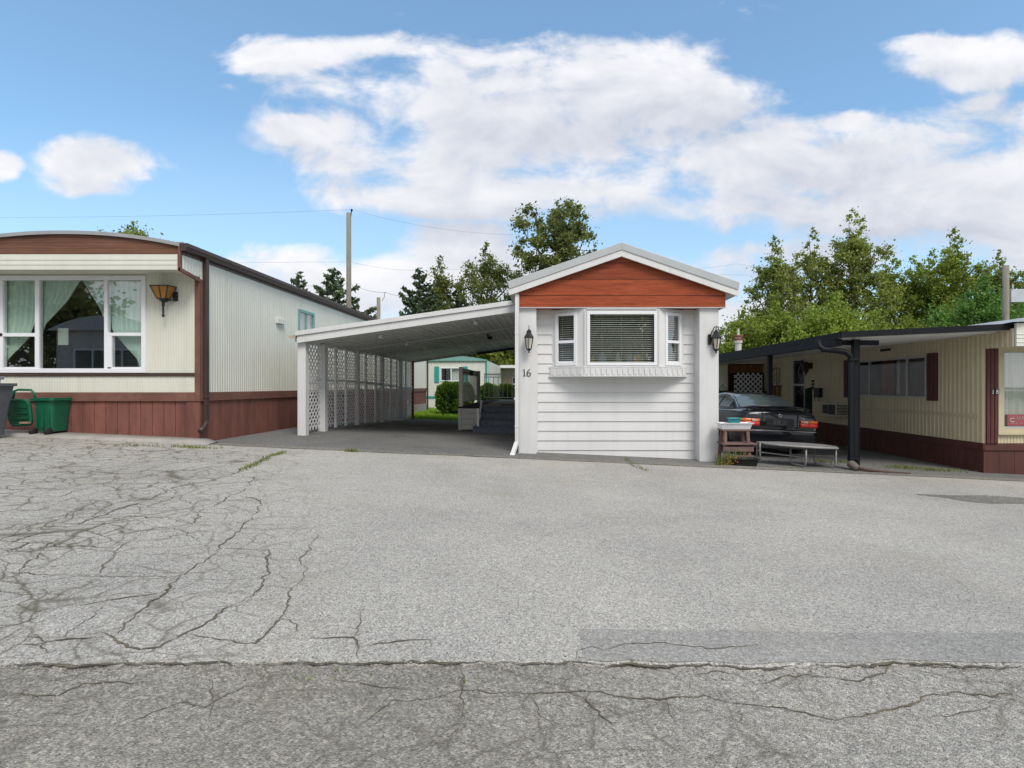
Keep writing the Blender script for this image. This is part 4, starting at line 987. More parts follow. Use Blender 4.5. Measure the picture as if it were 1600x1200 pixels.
rings = [[(lc.x+x*s_, lc.y+dn-.12*z_*s_, lc.z+z_*s_) for x, z_ in vs] for s_, dn in ((1, 0), (1.0, -.03), (.9, -.045), (.84, -.03), (.3, -.035))]
mb.add([p for r_ in rings for p in r_], [(j*L+i, j*L+(i+1)%L, (j+1)*L+(i+1)%L, (j+1)*L+i) for j in range(4) for i in range(L)]+[tuple(range(L)), tuple(4*L+i for i in range(L))], 0, None, False)
for k in (-1, 0, 1): mb.box(lc.x-.15, lc.x+.15, lc.y-.055, lc.y-.03, lc.z+k*.09-.012, lc.z+k*.09+.012)
lid = mb.build('lid', M['greenbin'], gb)
mb = MB(); mb.tube([(lc.x-.14, lc.y, lc.z+.2), (lc.x-.13, lc.y+.02, lc.z+.36), (lc.x-.08, lc.y+.04, lc.z+.385), (lc.x+.12, lc.y+.06, lc.z+.38), (lc.x+.16, lc.y+.08, lc.z+.3), (c.x-.2, c.y-.1, c.z+h-.06)], .020, 8); mb.build('handle', M['greenbin'], gb)
for dx in (-.13, .12):
    mb = MB(); mb.lathe([(.001,-.03),(.045,-.03),(.065,-.02),(.065,.02),(.045,.03),(.001,.03)], (0,0,0), 16)
    mb.v = [(c.x-.02+dx*1.0+z_, c.y-.20+x_, c.z+.055+y_) for x_, y_, z_ in mb.v]; mb.build('wheel', M['rubber'], gb)
mb = MB(); mb.box(c.x-.33, c.x-.19, c.y-.26, c.y-.2, c.z+.19, c.z+.22); mb.build('lid_catch', pm('tan_plastic', (.36,.24,.16), .6), gb)
c = gpt(-48, 691); c.y += .32; c.x -= .20; c.z = gz(c.x, c.y)+.03
g2 = thing('wheelie_bin', 'dark grey tapered bin cut off by the left edge of the photo', 'bin', tuple(c), 'wheelie bins by the left home')
mb = MB(); binbody(mb, tuple(c), .60, .42, .60, .46, .86, .03, .02); mb.build('body', M['greybin'], g2)
mb = MB(); mb.box(c.x-.31, c.x+.31, c.y-.31, c.y-.29, c.z+.60, c.z+.625); mb.build('band', M['rubber'], g2)
mb = MB(); mb.box(c.x-.34, c.x+.12, c.y-.1, c.y+.3, c.z+.92, c.z+.97); mb.box(c.x-.30, c.x+.08, c.y+.2, c.y+.28, c.z+.8, c.z+.93); mb.build('lid', pm('pale_grey_plastic', (.28,.28,.29), .6), g2, bevel=.01)

# ================================================================== RIGHT HOME (beige, dark fascia)
XR = 8.22; YR = 10.2; YRO = 9.52; BKR = 27.0
rh = thing('beige_mobile_home', 'beige ribbed mobile home numbered 18 with dark red skirt and shutters', 'mobile home', (XR+2, YR, gz(XR+2, YR)))
TR = leftT(XR); TF = frontT(YR)
ZRS = Z_(692.5, YR); ZRB = Z_(703.5, YR); ZRT = 2.24
zso = Z_(541, YRO)
d1, d0 = D_(1240, XR), D_(1259, XR); dz1 = Z_(561, d1-.3)
w0, w1 = 11.70, 14.70; rz0, rz1 = .975, 1.905
def wtop(u): return 2.21 if u > YR else 2.21
mb = MB(); wall_strips(mb, TR, YR, BKR, lambda u: ZRS, lambda u: 2.26, .115, .014, [(w0+.04, w1-.04, rz0+.04, rz1-.04), (d0+.05, d1-.05, ZRS, dz1-.05)], 0, 'wide')
wall_strips(mb, TR, YRO+.02, YR, lambda u: zso, lambda u: 2.26, .115, .014, (), 0, 'wide')
mb.build('side_wall', M['creamR'], rh, recalc=False)
fx0, fx1 = X_(1565, YR), X_(1700, YR); fz1, fz0 = Z_(549, YR), Z_(669, YR)
mb = MB(); wall_strips(mb, TF, XR, 12.6, lambda u: ZRS, lambda u: zso+.05, .06, .008, [(fx0+.03, fx1-.03, fz0+.03, fz1-.03)]); mb.build('front_wall', M['creamR'], rh, recalc=False)
mb = MB(); mb.box(XR+.01, 12.6, YRO-.02, YRO+.03, zso, 2.35); 
for q in (.25, .55, .8): mb.box(XR+.01, 12.6, YRO-.028, YRO-.02, zso+(.25)*q, zso+.25*q+.02)
mb.build('front_band', M['creamband'], rh, bevel=.004)
mb = MB(); mb.add([(XR, YRO, zso+.01), (12.6, YRO, zso+.01), (12.6, YR, zso+.01), (XR, YR, zso+.01)], [(0,1,2,3)]); mb.build('soffit', M['creamR'], rh, recalc=False)
mb = MB(); mb.box(12.6, 12.65, YR, BKR, -.8, 2.4); mb.box(XR, 12.6, BKR-.04, BKR, -.8, 2.4); mb.build('rear_wall', M['creamR'], rh)
mb = MB()
mb.box(YR-.02, BKR, .004, .022, ZRB, ZRS, 0, TR); mb.box(XR+.004, 12.6, YR-.022, YR-.004, ZRB, ZRS)
mb.build('base_trim', M['brownR'], rh)
mb = MB(); wall_strips(mb, TR, YR+.004, BKR, lambda u: gz(XR, u)-.08, lambda u: ZRB, .21, .010, (), 0, 'groove'); wall_strips(mb, TF, XR, 12.6, lambda u: gz(u, YR)-.08, lambda u: ZRB, .30, .006, (), 0, 'groove')
mb.build('skirt', M['brownR'], rh, recalc=False)
for uu in (0, 1, 2):                                               # shutter boards beside the corner
    a = X_(1539+uu*6.1, YR); mb = MB(); mb.box(a, a+.062, YR-.05, YR-.008, ZRS+.0, Z_(545.5, YR)); mb.build('corner_board', M['shutter'], rh, bevel=.004)
# number 18
mb = MB(); pz = Z_(612, YR)
for px in (1547.3, 1554.3): x = X_(px, YR); mb.box(x-.037, x+.037, YR-.056, YR-.051, pz-.052, pz+.052, 0)
yy = YR-.060
x = X_(1547.3, YR); mb.bar((x, yy, pz-.036), (x, yy, pz+.036), .014, .006, 1); mb.bar((x-.012, yy, pz-.036), (x+.012, yy, pz-.036), .006, .008, 1)
x = X_(1554.3, YR)
for zz, rr in ((pz+.017, .016), (pz-.018, .020)): mb.tube([(x+rr*math.cos(a/10*2*math.pi), yy, zz+rr*math.sin(a/10*2*math.pi)) for a in range(10)], .006, 6, 1, closed=True)
tag(mb.build('house_number', [M['lblack'], M['paper']], rh), label='white number 18 on small black tiles')
# front window, curtain, carton
mb = MB(); a0, b0 = fx0-.05, fx1+.05
mb.box(X_(1558, YR), b0, YR-.035, YR-.009, Z_(677, YR), fz0); mb.box(X_(1558, YR), fx0, YR-.035, YR-.009, fz0, Z_(544, YR)); mb.box(X_(1558, YR)-.02, b0, YR-.06, YR-.009, Z_(679, YR), Z_(675, YR)); mb.box(fx0, b0, YR-.035, YR-.009, fz1, Z_(544, YR))
mb.build('window_surround', pm('beige_trim', (.56,.49,.33), .5, .06), rh)
f = window(TF, fx0, fx1, fz0, fz1, rh, M['alframe'], .03, [(fx0, fx1, Z_(611, YR), Z_(609, YR))], .03, .06, label='tall front window with white curtain')
cloth(TF, lambda z: (fx0+.03, fx1-.03), -.14, fz1, fz0+.03, f, 'curtainw', 'curtain', .03, .2)
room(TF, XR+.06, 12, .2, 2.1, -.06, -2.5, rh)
bx = X_(1577, YR-.01); mb = MB(); mb.box(bx, bx+.5, YR+.03, YR+.10, fz0+.04, Z_(648, YR)); 
yy = YR+.026
def sw(p, q, w=.014): mb.bar((bx+p[0], yy, fz0+.04+p[1]), (bx+q[0], yy, fz0+.04+q[1]), w, .004, 1)
mb.tube([(bx+.09+.045*math.cos(R(a)), yy, fz0+.15+.035*math.sin(R(a))) for a in range(40, 330, 30)], .010, 6, 1)
sw((.10,.15),(.14,.15)); 
for k in range(3): sw((.17+k*.05,.12),(.18+k*.05,.18)); sw((.18+k*.05,.18),(.20+k*.05,.12))
for k in range(4): sw((.05+k*.09,.05),(.10+k*.09,.05), .02)
tag(mb.build('carton', [M['pink'], M['paper']]), 'pink carton with white lettering standing in the front window of the beige home', 'box')
# side window, shutters, strip, vents, door etc.
f = window(TR, w0, w1, rz0, rz1, rh, M['alframe'], .045, [(D_(1417.5, XR)-.025, D_(1417.5, XR)+.02, rz0+.04, rz1-.04), (D_(1359, XR)-.03, D_(1359, XR)+.02, rz0+.04, rz1-.04)], .03, .07, glass='glassdark', label='wide three-pane side window between dark shutters')
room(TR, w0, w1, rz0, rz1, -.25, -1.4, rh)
for a, b, mm in ((11.95, 12.42, 'darkwall'), (12.45, 13.0, 'curtainw'), (13.1, 13.6, 'oakshelf')): cloth(TR, lambda z, a=a, b=b: (a, b), -.18, rz1-.05, rz0+.05, f, mm, 'curtain', .02, .2)
for a, b in ((D_(1467, XR), D_(1450.5, XR)), (D_(1325.5, XR), D_(1320.5, XR))):
    mb = MB(); n = 3 if a < 12 else 2
    mb.box(a, b, .014, .028, rz0-.04, rz1+.04, 0, TR)
    for k in range(3): mb.box(a+(b-a)*(k+.08)/3, a+(b-a)*(k+.92)/3, .028, .045, rz0-.04, rz1+.04, 0, TR)
    mb.build('shutter', M['shutter'], rh)
mb = MB(); mb.box(10.35, 15.5, .014, .03, .645, .70, 0, TR); mb.box(10.35, 10.4, .014, .034, .63, .70, 0, TR); mb.build('belt_strip', M['creamR'], rh, bevel=.004)
mb = MB(); mb.box(12.78, 13.36, .014, .05, 2.055, 2.175, 0, TR); mb.box(12.86, 13.26, .05, .056, 2.085, 2.145, 1, TR); mb.build('vent', [M['creamR'], M['dark']], rh)
# door
mb = MB(); e = .05; mid = dz1-.84
for p in ((d0, d1, dz1-e, dz1), (d0, d0+e, ZRS, dz1-e), (d1-e, d1, ZRS, dz1-e), (d0+e, d1-e, mid-.03, mid+.03), (d0+e, d1-e, ZRS, ZRS+.36)): mb.box(p[0], p[1], -.03, .035, p[2], p[3], 0, TR)
dr = mb.build('door', M['alframe'], rh); dr['label'] = 'aluminium storm door with diamond etched upper pane'
mb = MB(); mb.add([(d0+e, .0, ZRS+.3), (d1-e, .0, ZRS+.3), (d1-e, .0, dz1-e), (d0+e, .0, dz1-e)], [(0,1,2,3)], 0, TR); mb.build('pane', M['glassdark'], dr, recalc=False)
mb = MB(); mb.box(d0, d1, -.12, -.10, ZRS, dz1, 0, TR); mb.build('inner_door', M['dark'], dr)
mb = MB(); dm, zm = (d0+d1)/2-.12, dz1-.42
dia = [(XR-.006, dm, zm+.30), (XR-.006, dm-.20, zm), (XR-.006, dm, zm-.30), (XR-.006, dm+.20, zm)]
for i in range(4): mb.bar(dia[i], dia[(i+1)%4], .028, .006)
mb.build('diamond_pattern', M['alframe'], dr)
# lamp, mailbox, switches, air conditioner
yl = D_(1268, XR); zl = Z_(570, yl)
mb = MB(); mb.lathe([(.001,.17),(.03,.15),(.09,.10),(.12,.02),(.10,0),(.07,-.16),(.03,-.2),(.01,-.3)], (XR-.17, yl, zl-.05), 8); mb.box(XR-.05, XR-.01, yl-.08, yl+.08, zl-.12, zl+.06); mb.bar((XR-.03, yl, zl), (XR-.17, yl, zl+.06), .03)
o = mb.build('wall_lamp', pm('dark_copper', (.045,.022,.018), .45), rh)
for zz in (Z_(595.5, 16.7), Z_(600.5, 16.7)): mb = MB(); mb.box(16.6, 16.72, .012, .04, zz-.035, zz+.035, 0, TR); mb.build('switch', M['lblack'], rh)
mb = MB(); mz = Z_(614, 16.3); mb.box(16.1, 16.42, .012, .12, mz-.13, mz+.13, 0, TR); mb.box(16.08, 16.44, .012, .14, mz+.10, mz+.15, 0, TR)
mb.tube([(XR-.12, 16.1, mz-.13), (XR-.14, 16.1, mz-.22), (XR-.08, 16.1, mz-.24)], .01, 6); mb.tube([(XR-.12, 16.35, mz-.13), (XR-.14, 16.35, mz-.22), (XR-.08, 16.35, mz-.24)], .01, 6); mb.build('mailbox', M['lblack'], rh)
az0, az1 = .42, .78
mb = MB(); mb.box(14.75, 15.5, .012, .34, az0, az1, 0, TR); ac = mb.build('air_conditioner', pm('beige_appliance', (.66,.62,.52), .5, .1, 4, dirtamt=.3), rh, bevel=.01)
mb = MB(); X1 = XR-.345
for k in range(9): mb.box(14.78+k*.043, 14.80+k*.043, .341, .350, az0+.04, az1-.04, 0, TR)
mb.box(15.18, 15.46, .341, .346, az0+.05, az1-.05, 0, TR)
mb.build('grille', M['darkplastic'], ac)
mb = MB()
for k in range(7): mb.box(XR-.32, XR-.04, 14.738, 14.749, az0+.05+k*.04, az0+.07+k*.04)
mb.build('side_louvre', M['darkplastic'], ac)
# roof: low arch with sagging lumps
mb = MB(); rr = random.Random(4); nxx = 24; nyy = 40; vs = []
for j in range(nyy+1):
    for i in range(nxx+1):
        x = XR-.12+(12.8-XR+.12)*i/nxx; t = (x-XR)/(4.4); y = YRO-.1+(BKR-YRO+.2)*j/nyy
        vs.append((x, y, 2.37+.26*math.sin(math.pi*clampf(t, 0, 1))**.8+.02*math.sin(x*7+y*3)+rr.uniform(-.012, .012)))
mb.add(vs, [(j*(nxx+1)+i, j*(nxx+1)+i+1, (j+1)*(nxx+1)+i+1, (j+1)*(nxx+1)+i) for j in range(nyy) for i in range(nxx)], 0, None, True)
mb.build('roof', M['roofmet'], rh, recalc=False)
xv = 9.3; mb = MB(); yv = D_(1153.5, xv)
zv = lambda py: Z_(py, yv)
mb.lathe([(.15,zv(548)),(.15,zv(536)),(.19,zv(536)),(.20,zv(531)),(.165,zv(530)),(.15,zv(527)),(.21,zv(526.5)),(.21,zv(524)),(.06,zv(523.5)),(.05,zv(514)),(.001,zv(513.5))], (xv, yv, 0), 14, 0, False)
# chimney is on the roof far back
mb.build('chimney', pm('pale_chimney', (.50,.48,.44), .7), rh)
mb = MB(); mb.lathe([(.19,zv(532.5)),(.208,zv(532)),(.208,zv(529.5)),(.19,zv(529))], (xv, yv, 0), 14, 0, False); mb.lathe([(.21,zv(527)),(.22,zv(526)),(.22,zv(524.5)),(.21,zv(524))], (xv, yv, 0), 14, 0, False); mb.build('chimney_collar', M['terracotta'], rh)

# ------------------------------------------------------------------ awning carport of the right home
YA = 9.6; XA = X_(1315, YA); XAR = 9.3
aw = thing('awning', 'low flat black-edged metal awning on black posts beside the beige home', 'awning', (XA+.3, YA, gz(XA, YA)))
zaL = Z_(527.5, YA); zaR = Z_(514.5, YA)
def az(x): return zaL+(zaR-zaL)*(x-XA)/(X_(1600, YA)-XA)
mb = MB(); BA = 26
mb.add([(XA+.02, YA+.03, az(XA)+.015), (XR, YA+.03, az(XR)-.0), (XR, BA, az(XR)), (XA+.02, BA, az(XA)+.015)], [(0,1,2,3)])
y = YA+.3
while y < BA: mb.prism([(XA+.03, az(XA)+.015), (XR, az(XR)), (XR, az(XR)-.03), (XA+.03, az(XA)-.015)], y, y+.03, 'y'); y += .3
mb.build('roof_underside', pm('white_soffit_panel', (.62,.62,.60), .5, .05), aw, recalc=False)
mb = MB(); mb.add([(XA+.02, YA+.03, az(XA)+.095), (XAR, YA+.03, az(XAR)+.095), (XAR, BA, az(XAR)+.095), (XA+.02, BA, az(XA)+.095)], [(0,1,2,3)]); mb.build('roof', M['roofmet'], aw, recalc=False)
mb = MB(); mb.prism([(XA, az(XA)), (12.8, az(12.8)), (12.8, az(12.8)+.125), (XA, az(XA)+.105)], YA, YA+.035, 'y'); mb.box(XA-.005, XA+.035, YA+.036, BA, az(XA)-.0, az(XA)+.105)
mb.build('fascia', M['black'], aw)
mb = MB(); mb.box(XA-.01, XA+.12, YA+.20, BA, az(XA)-.13, az(XA)-.004); mb.build('side_gutter', M['black'], aw)
mb = MB(); mb.box(XA+.02, X_(1371, YA+.35), YA+.30, YA+.37, az(XA)-.11, az(XA)-.02); mb.build('front_beam', M['black'], aw)
for (y, lab) in ((9.85, None), (13.6, None), (19.5, None)):
    w = .10; x = X_(1336, 9.85)
    mb = MB(); mb.box(x-.045, x+.055, y-.05, y+.05, gz(x, y)-.03, az(x)-.03)
    if y < 10: mb.box(x-.045, x-.035, y-.058, y-.05, gz(x, y), az(x)-.03); mb.box(x+.045, x+.055, y-.058, y-.05, gz(x, y), az(x)-.03)
    mb.build('post', M['black'], aw)
xp = X_(1328.5, 9.8); yp = 9.78
mb = MB(); zt = Z_(562, 9.8); zb = gz(xp, yp)+.10
mb.box(xp-.036, xp+.036, yp-.04, yp+.04, zb, zt)
for zz in (Z_(562, 9.8), Z_(716, 9.8)): mb.box(xp-.044, xp+.14, yp-.05, yp+.05, zz-.02, zz+.012)
dsp = mb.build('downspout', M['black'], aw, bevel=.004)
mb = MB(); mb.tube([(X_(1281, 9.9), 9.98, Z_(532, 9.9)), (X_(1282, 9.9), 9.94, Z_(541, 9.9)), (X_(1288, 9.85), 9.88, Z_(546, 9.85)), (X_(1305, 9.8), 9.82, Z_(547.5, 9.8)), (X_(1320, 9.8), 9.79, Z_(550, 9.8)), (xp-.01, yp, Z_(556, 9.8)), (xp, yp, Z_(566, 9.8))], .05, 10); mb.build('spout_bend', M['black'], dsp)
mb = MB(); g0 = gz(xp, yp)
mb.tube([(xp, yp, g0+.14), (xp-.01, yp-.02, g0+.10), (xp+.03, yp-.10, g0+.045), (xp+.06, yp-.13, g0+.035)], [.05,.075,.07,.055], 10); mb.build('spout_shoe', pm('dusty_grey_rubber', (.13,.11,.10), .8), dsp)
mb = MB(); q = [(xp+.06, yp-.13, g0+.03), (xp+.22, yp-.20, gz(xp, 9.5)+.012), (xp+.5, yp-.25, gz(xp+.5, 9.5)+.012), (xp+.9, yp-.27, gz(xp+.9, 9.5)+.012)]; mb.tube(q, [.03,.03,.02,.012], 6)
tag(mb.build('drain_hose', pm('flattened_brown_hose', (.10,.06,.05), .8)), 'flattened brown hose running from the foot of the black post', 'hose')
# ================================================================== DECK AND STEPS UNDER THE CARPORT
DKZ = .70; DX0, DX1 = -2.30, xl+.0; SY = 13.9; DYB = 21.7
dk = thing('entry_deck', 'raised entry deck with carpeted steps and railings beside the white home', 'deck', (-1.4, SY, gz(-1.4, SY)))
sx0 = -1.76
mb = MB(); g0 = gz(-2, 14.5)
y0 = 14.45
for i in range(4):
    za = g0+.02+(DKZ-.06-g0)*i/4; zb = g0+.02+(DKZ-.06-g0)*(i+1)/4-.008
    mb.box(DX0+.07, sx0-.02, y0, y0+.03, za, zb); mb.box(DX0, DX0+.03, y0+.09, DYB, za, zb)
mb.box(DX0-.01, DX0+.065, y0-.012, y0+.09, g0-.04, DKZ-.05)
mb.build('side_box', pm('beige_grey_boards', (.52,.52,.47), .7, .1, 4), dk)
mb = MB(); mb.box(DX0-.01, sx0-.005, y0-.02, DYB, DKZ-.045, DKZ); mb.build('deck_edge', M['rubber'], dk)
mb = MB(); mb.box(sx0, DX1-.02, SY+1.0, DYB, DKZ-.04, DKZ+.004); mb.build('deck_floor', M['deckpaint'], dk)
g0 = gz(-1.2, SY)
for i in range(4):
    zt = g0+(DKZ-g0)*(i+1)/4-.002; o = MB(); ya = SY+.27*i
    o.box(sx0+(-.10 if i == 0 else 0), DX1-.02, ya, SY+1.03, g0-.02 if i == 0 else g0+(DKZ-g0)*i/4, zt-.03); o.box(sx0+(-.10 if i == 0 else -.01), DX1-.02, ya-.03, SY+1.03, zt-.028, zt)
    o.build('step', M['carpet'], dk, bevel=.006)
mb = MB(); mb.box(-1.25, -.7, SY+1.2, SY+1.6, DKZ+.006, DKZ+.02); tag(mb.build('door_mat', M['rubber']), 'dark mat lying on the deck floor above the carpeted steps', 'mat')
# front newel and the leaning side rail panel
def railing(name, p, q, z0, z1, sp, mat, lab, r=.011, top=.02, curly=False):
    p = Vector(p); q = Vector(q); L = (q-p).length; d = (q-p)/L
    mb = MB(); mb.bar((p.x,p.y,z1), (q.x,q.y,z1), top*2, top*2); mb.bar((p.x,p.y,z0), (q.x,q.y,z0), .03, .03)
    n = int(L/sp)
    for i in range(n+1):
        c = p+d*(i*L/n); mb.bar((c.x,c.y,z0), (c.x,c.y,z1), r*2, r*2)
    if curly:
        mb.bar((p.x,p.y,z1-.13), (q.x,q.y,z1-.13), .02, .02)
        for i in range(n):
            c = p+d*((i+.5)*L/n); rr = min(.045, L/n*.42)
            mb.tube([(c.x+d.x*rr*math.cos(a*math.pi/4), c.y+d.y*rr*math.cos(a*math.pi/4), z1-.065+rr*math.sin(a*math.pi/4)) for a in range(8)], .008, 4, closed=True)
    o = mb.build(name, M[mat], dk); o['label'] = lab
railing('railing', (-2.42, 21.6, 0), (DX1-.1, 21.6, 0), DKZ+.09, DKZ+1.02, .17, 'metalrail', 'pale metal railing along the back of the deck', curly=True)
railing('railing', (DX0+.04, 14.6, 0), (DX0+.04, 18.4, 0), DKZ+.10, DKZ+1.0, .24, 'greyrail', 'grey railing along the left edge of the deck', .012, .03, True)
mb = MB()
for y in (14.6, 18.45): mb.box(DX0-.01, DX0+.09, y-.05, y+.05, DKZ-.02, DKZ+1.06)
mb.build('railing_post', M['greyrail'], dk)
mb = MB(); mb.bar((sx0+.02, SY+.2, g0+.10), (sx0+.02, SY+.95, DKZ+.15), .05); mb.box(sx0-.01, sx0+.05, SY+.15, SY+.21, g0, g0+.62); mb.build('stair_rail', M['white'], dk)
mb = MB(); mb.lathe([(.001,0),(.04,0),(.05,.08),(.02,.12)], (DX0+.3, 14.7, DKZ+.84), 8); mb.bar((DX0+.08, 14.6, DKZ+.9), (DX0+.3, 14.7, DKZ+.9), .03); mb.build('lamp', M['black'], dk)

# ================================================================== CAR
ca = thing('parked_car', 'black two-door car with rear spoiler parked under the awning', 'car', (4.77, 11.08, gz(4.77, 12)+.0))
CO = Vector(ca.location)
def interp(tab, y):
    if y <= tab[0][0]: return tab[0][1:]
    for a, b in zip(tab, tab[1:]):
        if y <= b[0]:
            t = (y-a[0])/(b[0]-a[0]); t = t*t*(3-2*t)*.5+t*.5; return tuple(p+(q-p)*t for p, q in zip(a[1:], b[1:]))
    return tab[-1][1:]
# lower body: y, halfwidth, bottom, belt height, top height
BT = [(.06,.74,.34,.84,.90),(.12,.80,.28,.86,.955),(.30,.83,.22,.88,.985),(.62,.845,.2,.90,.975),(1.0,.85,.19,.905,.95),(1.6,.85,.18,.90,.93),(2.9,.85,.18,.89,.92),(3.1,.85,.18,.87,.91),(3.7,.835,.2,.79,.84),(4.15,.80,.22,.70,.75),(4.36,.70,.28,.58,.64)]
def bodysec(y):
    w, zb, zl_, zt = interp(BT, y)
    return [(0,zb),(w*.86,zb),(w*.955,zb+.05),(w*.985,zb+.18),(w,.55),(w*.992,.68),(w*.965,zl_-.05),(w*.925,zl_),(w*.84,zl_+(zt-zl_)*.62),(w*.6,zt-.006),(0,zt+.008)]
mb = MB(); ys = [.06,.09,.14,.2,.3,.45,.6,.8,1.0,1.3,1.6,2.1,2.6,2.95,3.1,3.4,3.7,3.95,4.15,4.28,4.36]
rings = []
for y in ys:
    h_ = bodysec(y); rg = [(x, y, z) for x, z in h_]+[(-x, y, z) for x, z in h_[-2:0:-1]]; rings.append(rg)
n = len(rings[0]); vs = [p for r_ in rings for p in r_]
fs = [(j*n+i, j*n+(i+1)%n, (j+1)*n+(i+1)%n, (j+1)*n+i) for j in range(len(rings)-1) for i in range(n)]+[tuple(range(n))[::-1], tuple((len(rings)-1)*n+i for i in range(n))]
mb.add([(x+CO.x, y+CO.y, z+CO.z) for x, y, z in vs], fs, 0, None, True)
body = mb.build('body', [M['paint'], M['rubber']], ca)
# wheel arches cut out
cut = MB()
for y in (.98, 3.55):
    for s_ in (-1, 1):
        c_ = MB(); c_.lathe([(.001,-.16),(.335,-.16),(.335,.16),(.001,.16)], (0,0,0), 28, 0, False)
        cut.add([(CO.x+s_*.80+z_, CO.y+y+x_, CO.z+.30+y_) for x_, y_, z_ in c_.v], c_.f)
co = cut.build('cutter', M['rubber']); bo = body.modifiers.new('arch', 'BOOLEAN'); bo.object = co; bo.operation = 'DIFFERENCE'; bo.solver = 'EXACT'
co.location = (0, 0, 0)
bpy.context.view_layer.update(); dg = bpy.context.evaluated_depsgraph_get()
nm_ = bpy.data.meshes.new_from_object(body.evaluated_get(dg)); body.modifiers.clear(); body.data = nm_; nm_.name = 'body'
bpy.data.objects.remove(co)
def C3(x, y, z): return (x+CO.x, y+CO.y, z+CO.z)
# greenhouse: y, base halfwidth, base z, top halfwidth, top z
GT = [(.66,.66,.95,.62,.965),(.80,.70,.94,.63,1.04),(1.0,.74,.93,.60,1.13),(1.2,.76,.92,.575,1.20),(1.4,.77,.91,.56,1.245),(1.65,.775,.90,.555,1.275),(2.0,.78,.90,.555,1.29),(2.35,.78,.90,.55,1.275),(2.6,.775,.90,.56,1.22),(2.85,.76,.90,.60,1.10),(3.15,.72,.90,.66,.935)]
def greensec(y, k=0.0):
    hb, zb, ht, zt = interp(GT, y)
    return [(hb+k,zb),(hb+(ht-hb)*.5+.012+k, zb+(zt-zb)*.5),(ht+.015+k,zt-.03+k*.5),(ht-.03,zt+k),(ht*.6,zt+.022+k),(0,zt+.032+k)]
mb = MB(); rings = []
gys = [.66,.73,.8,.9,1.0,1.1,1.2,1.3,1.4,1.52,1.65,2.0,2.35,2.48,2.6,2.72,2.85,3.0,3.15]
for y in gys:
    h_ = greensec(y); rings.append([(x, y, z) for x, z in h_]+[(-x, y, z) for x, z in h_[-2::-1]])
n = len(rings[0]); vs = [C3(*p) for r_ in rings for p in r_]
mb.add(vs, [(j*n+i, j*n+i+1, (j+1)*n+i+1, (j+1)*n+i) for j in range(len(rings)-1) for i in range(n-1)], 0, None, True)
mb.build('roof', M['paint'], ca, recalc=True)
def glasspatch(name, ya, yb, sel, k=.007, ins=None):
    mb = MB(); R_ = []; N_ = 12
    for j in range(N_+1):
        y = ya+(yb-ya)*j/N_; h_ = greensec(y, k); full = [(x, z) for x, z in h_]+[(-x, z) for x, z in h_[-2::-1]]
        R_.append([C3(x*(ins(y) if ins else 1), y, z) for x, z in [full[i] for i in sel]])
    n = len(sel); mb.add([p for r_ in R_ for p in r_], [(j*n+i, j*n+i+1, (j+1)*n+i+1, (j+1)*n+i) for j in range(N_) for i in range(n-1)], 0, None, True)
    return mb.build(name, M['carglass'], ca, recalc=False)
glasspatch('rear_window', .70, 1.36, [3,4,5,6,7], .008)
glasspatch('windscreen', 2.6, 3.1, [3,4,5,6,7], .008)
def sideglass(s_, ya, yb, nm):
    mb = MB(); R_ = []
    for j in range(13):
        y = ya+(yb-ya)*j/12; h_ = greensec(y, .008); a, b, c_ = h_[0], h_[1], h_[2]
        pts = [(a[0]+(b[0]-a[0])*.35, a[1]+(b[1]-a[1])*.35), b, (b[0]+(c_[0]-b[0])*.86, b[1]+(c_[1]-b[1])*.86)]
        R_.append([C3(s_*x, y, z) for x, z in pts])
    mb.add([p for r_ in R_ for p in r_], [(j*3+i, j*3+i+1, j*3+i+4, j*3+i+3) for j in range(12) for i in range(2)], 0, None, True); mb.build(nm, M['carglass'], ca, recalc=False)
for s_ in (-1, 1): sideglass(s_, 1.02, 1.62, 'quarter_window'); sideglass(s_, 1.72, 2.75, 'side_window')
# rear bumper
mb = MB(); rings = []
for t in [i/16 for i in range(17)]:
    a = (t-.5)*math.pi; xx_ = .86*math.sin(a)**1 if abs(t-.5) < .5 else .86*(1 if t > .5 else -1)
    xx_ = .865*math.copysign(abs(math.sin(a))**.62, math.sin(a)); yy_ = .06+.50*(1-abs(math.cos(a))**.30)
    if abs(xx_) < .7: yy_ = .0+.05*(abs(xx_)/.7)**2
    prof_ = [(.06,.26),(.015,.30),(0,.42),(-.015,.46),(-.02,.535),(.0,.56),(.05,.575),(.11,.58)]
    nx_, ny_ = (0, 1) if abs(xx_) < .7 else (-math.sin(a)*.9, .35)
    rings.append([C3(xx_+nx_*p_, yy_+ny_*p_, z_) for p_, z_ in prof_])
n = 8; mb.add([p for r_ in rings for p in r_], [(j*n+i, j*n+i+1, (j+1)*n+i+1, (j+1)*n+i) for j in range(16) for i in range(n-1)], 0, None, True)
mb.build('rear_bumper', M['paint'], ca)
mb = MB(); mb.box(CO.x-.70, CO.x+.70, CO.y-.026, CO.y-.012, CO.z+.545, CO.z+.553); mb.build('bumper_trim', M['chrome'], ca)
mb = MB(); mb.box(CO.x-.55, CO.x+.55, CO.y+.05, CO.y+.10, CO.z+.18, CO.z+.27); mb.build('lower_valance', M['darkplastic'], ca, bevel=.01)
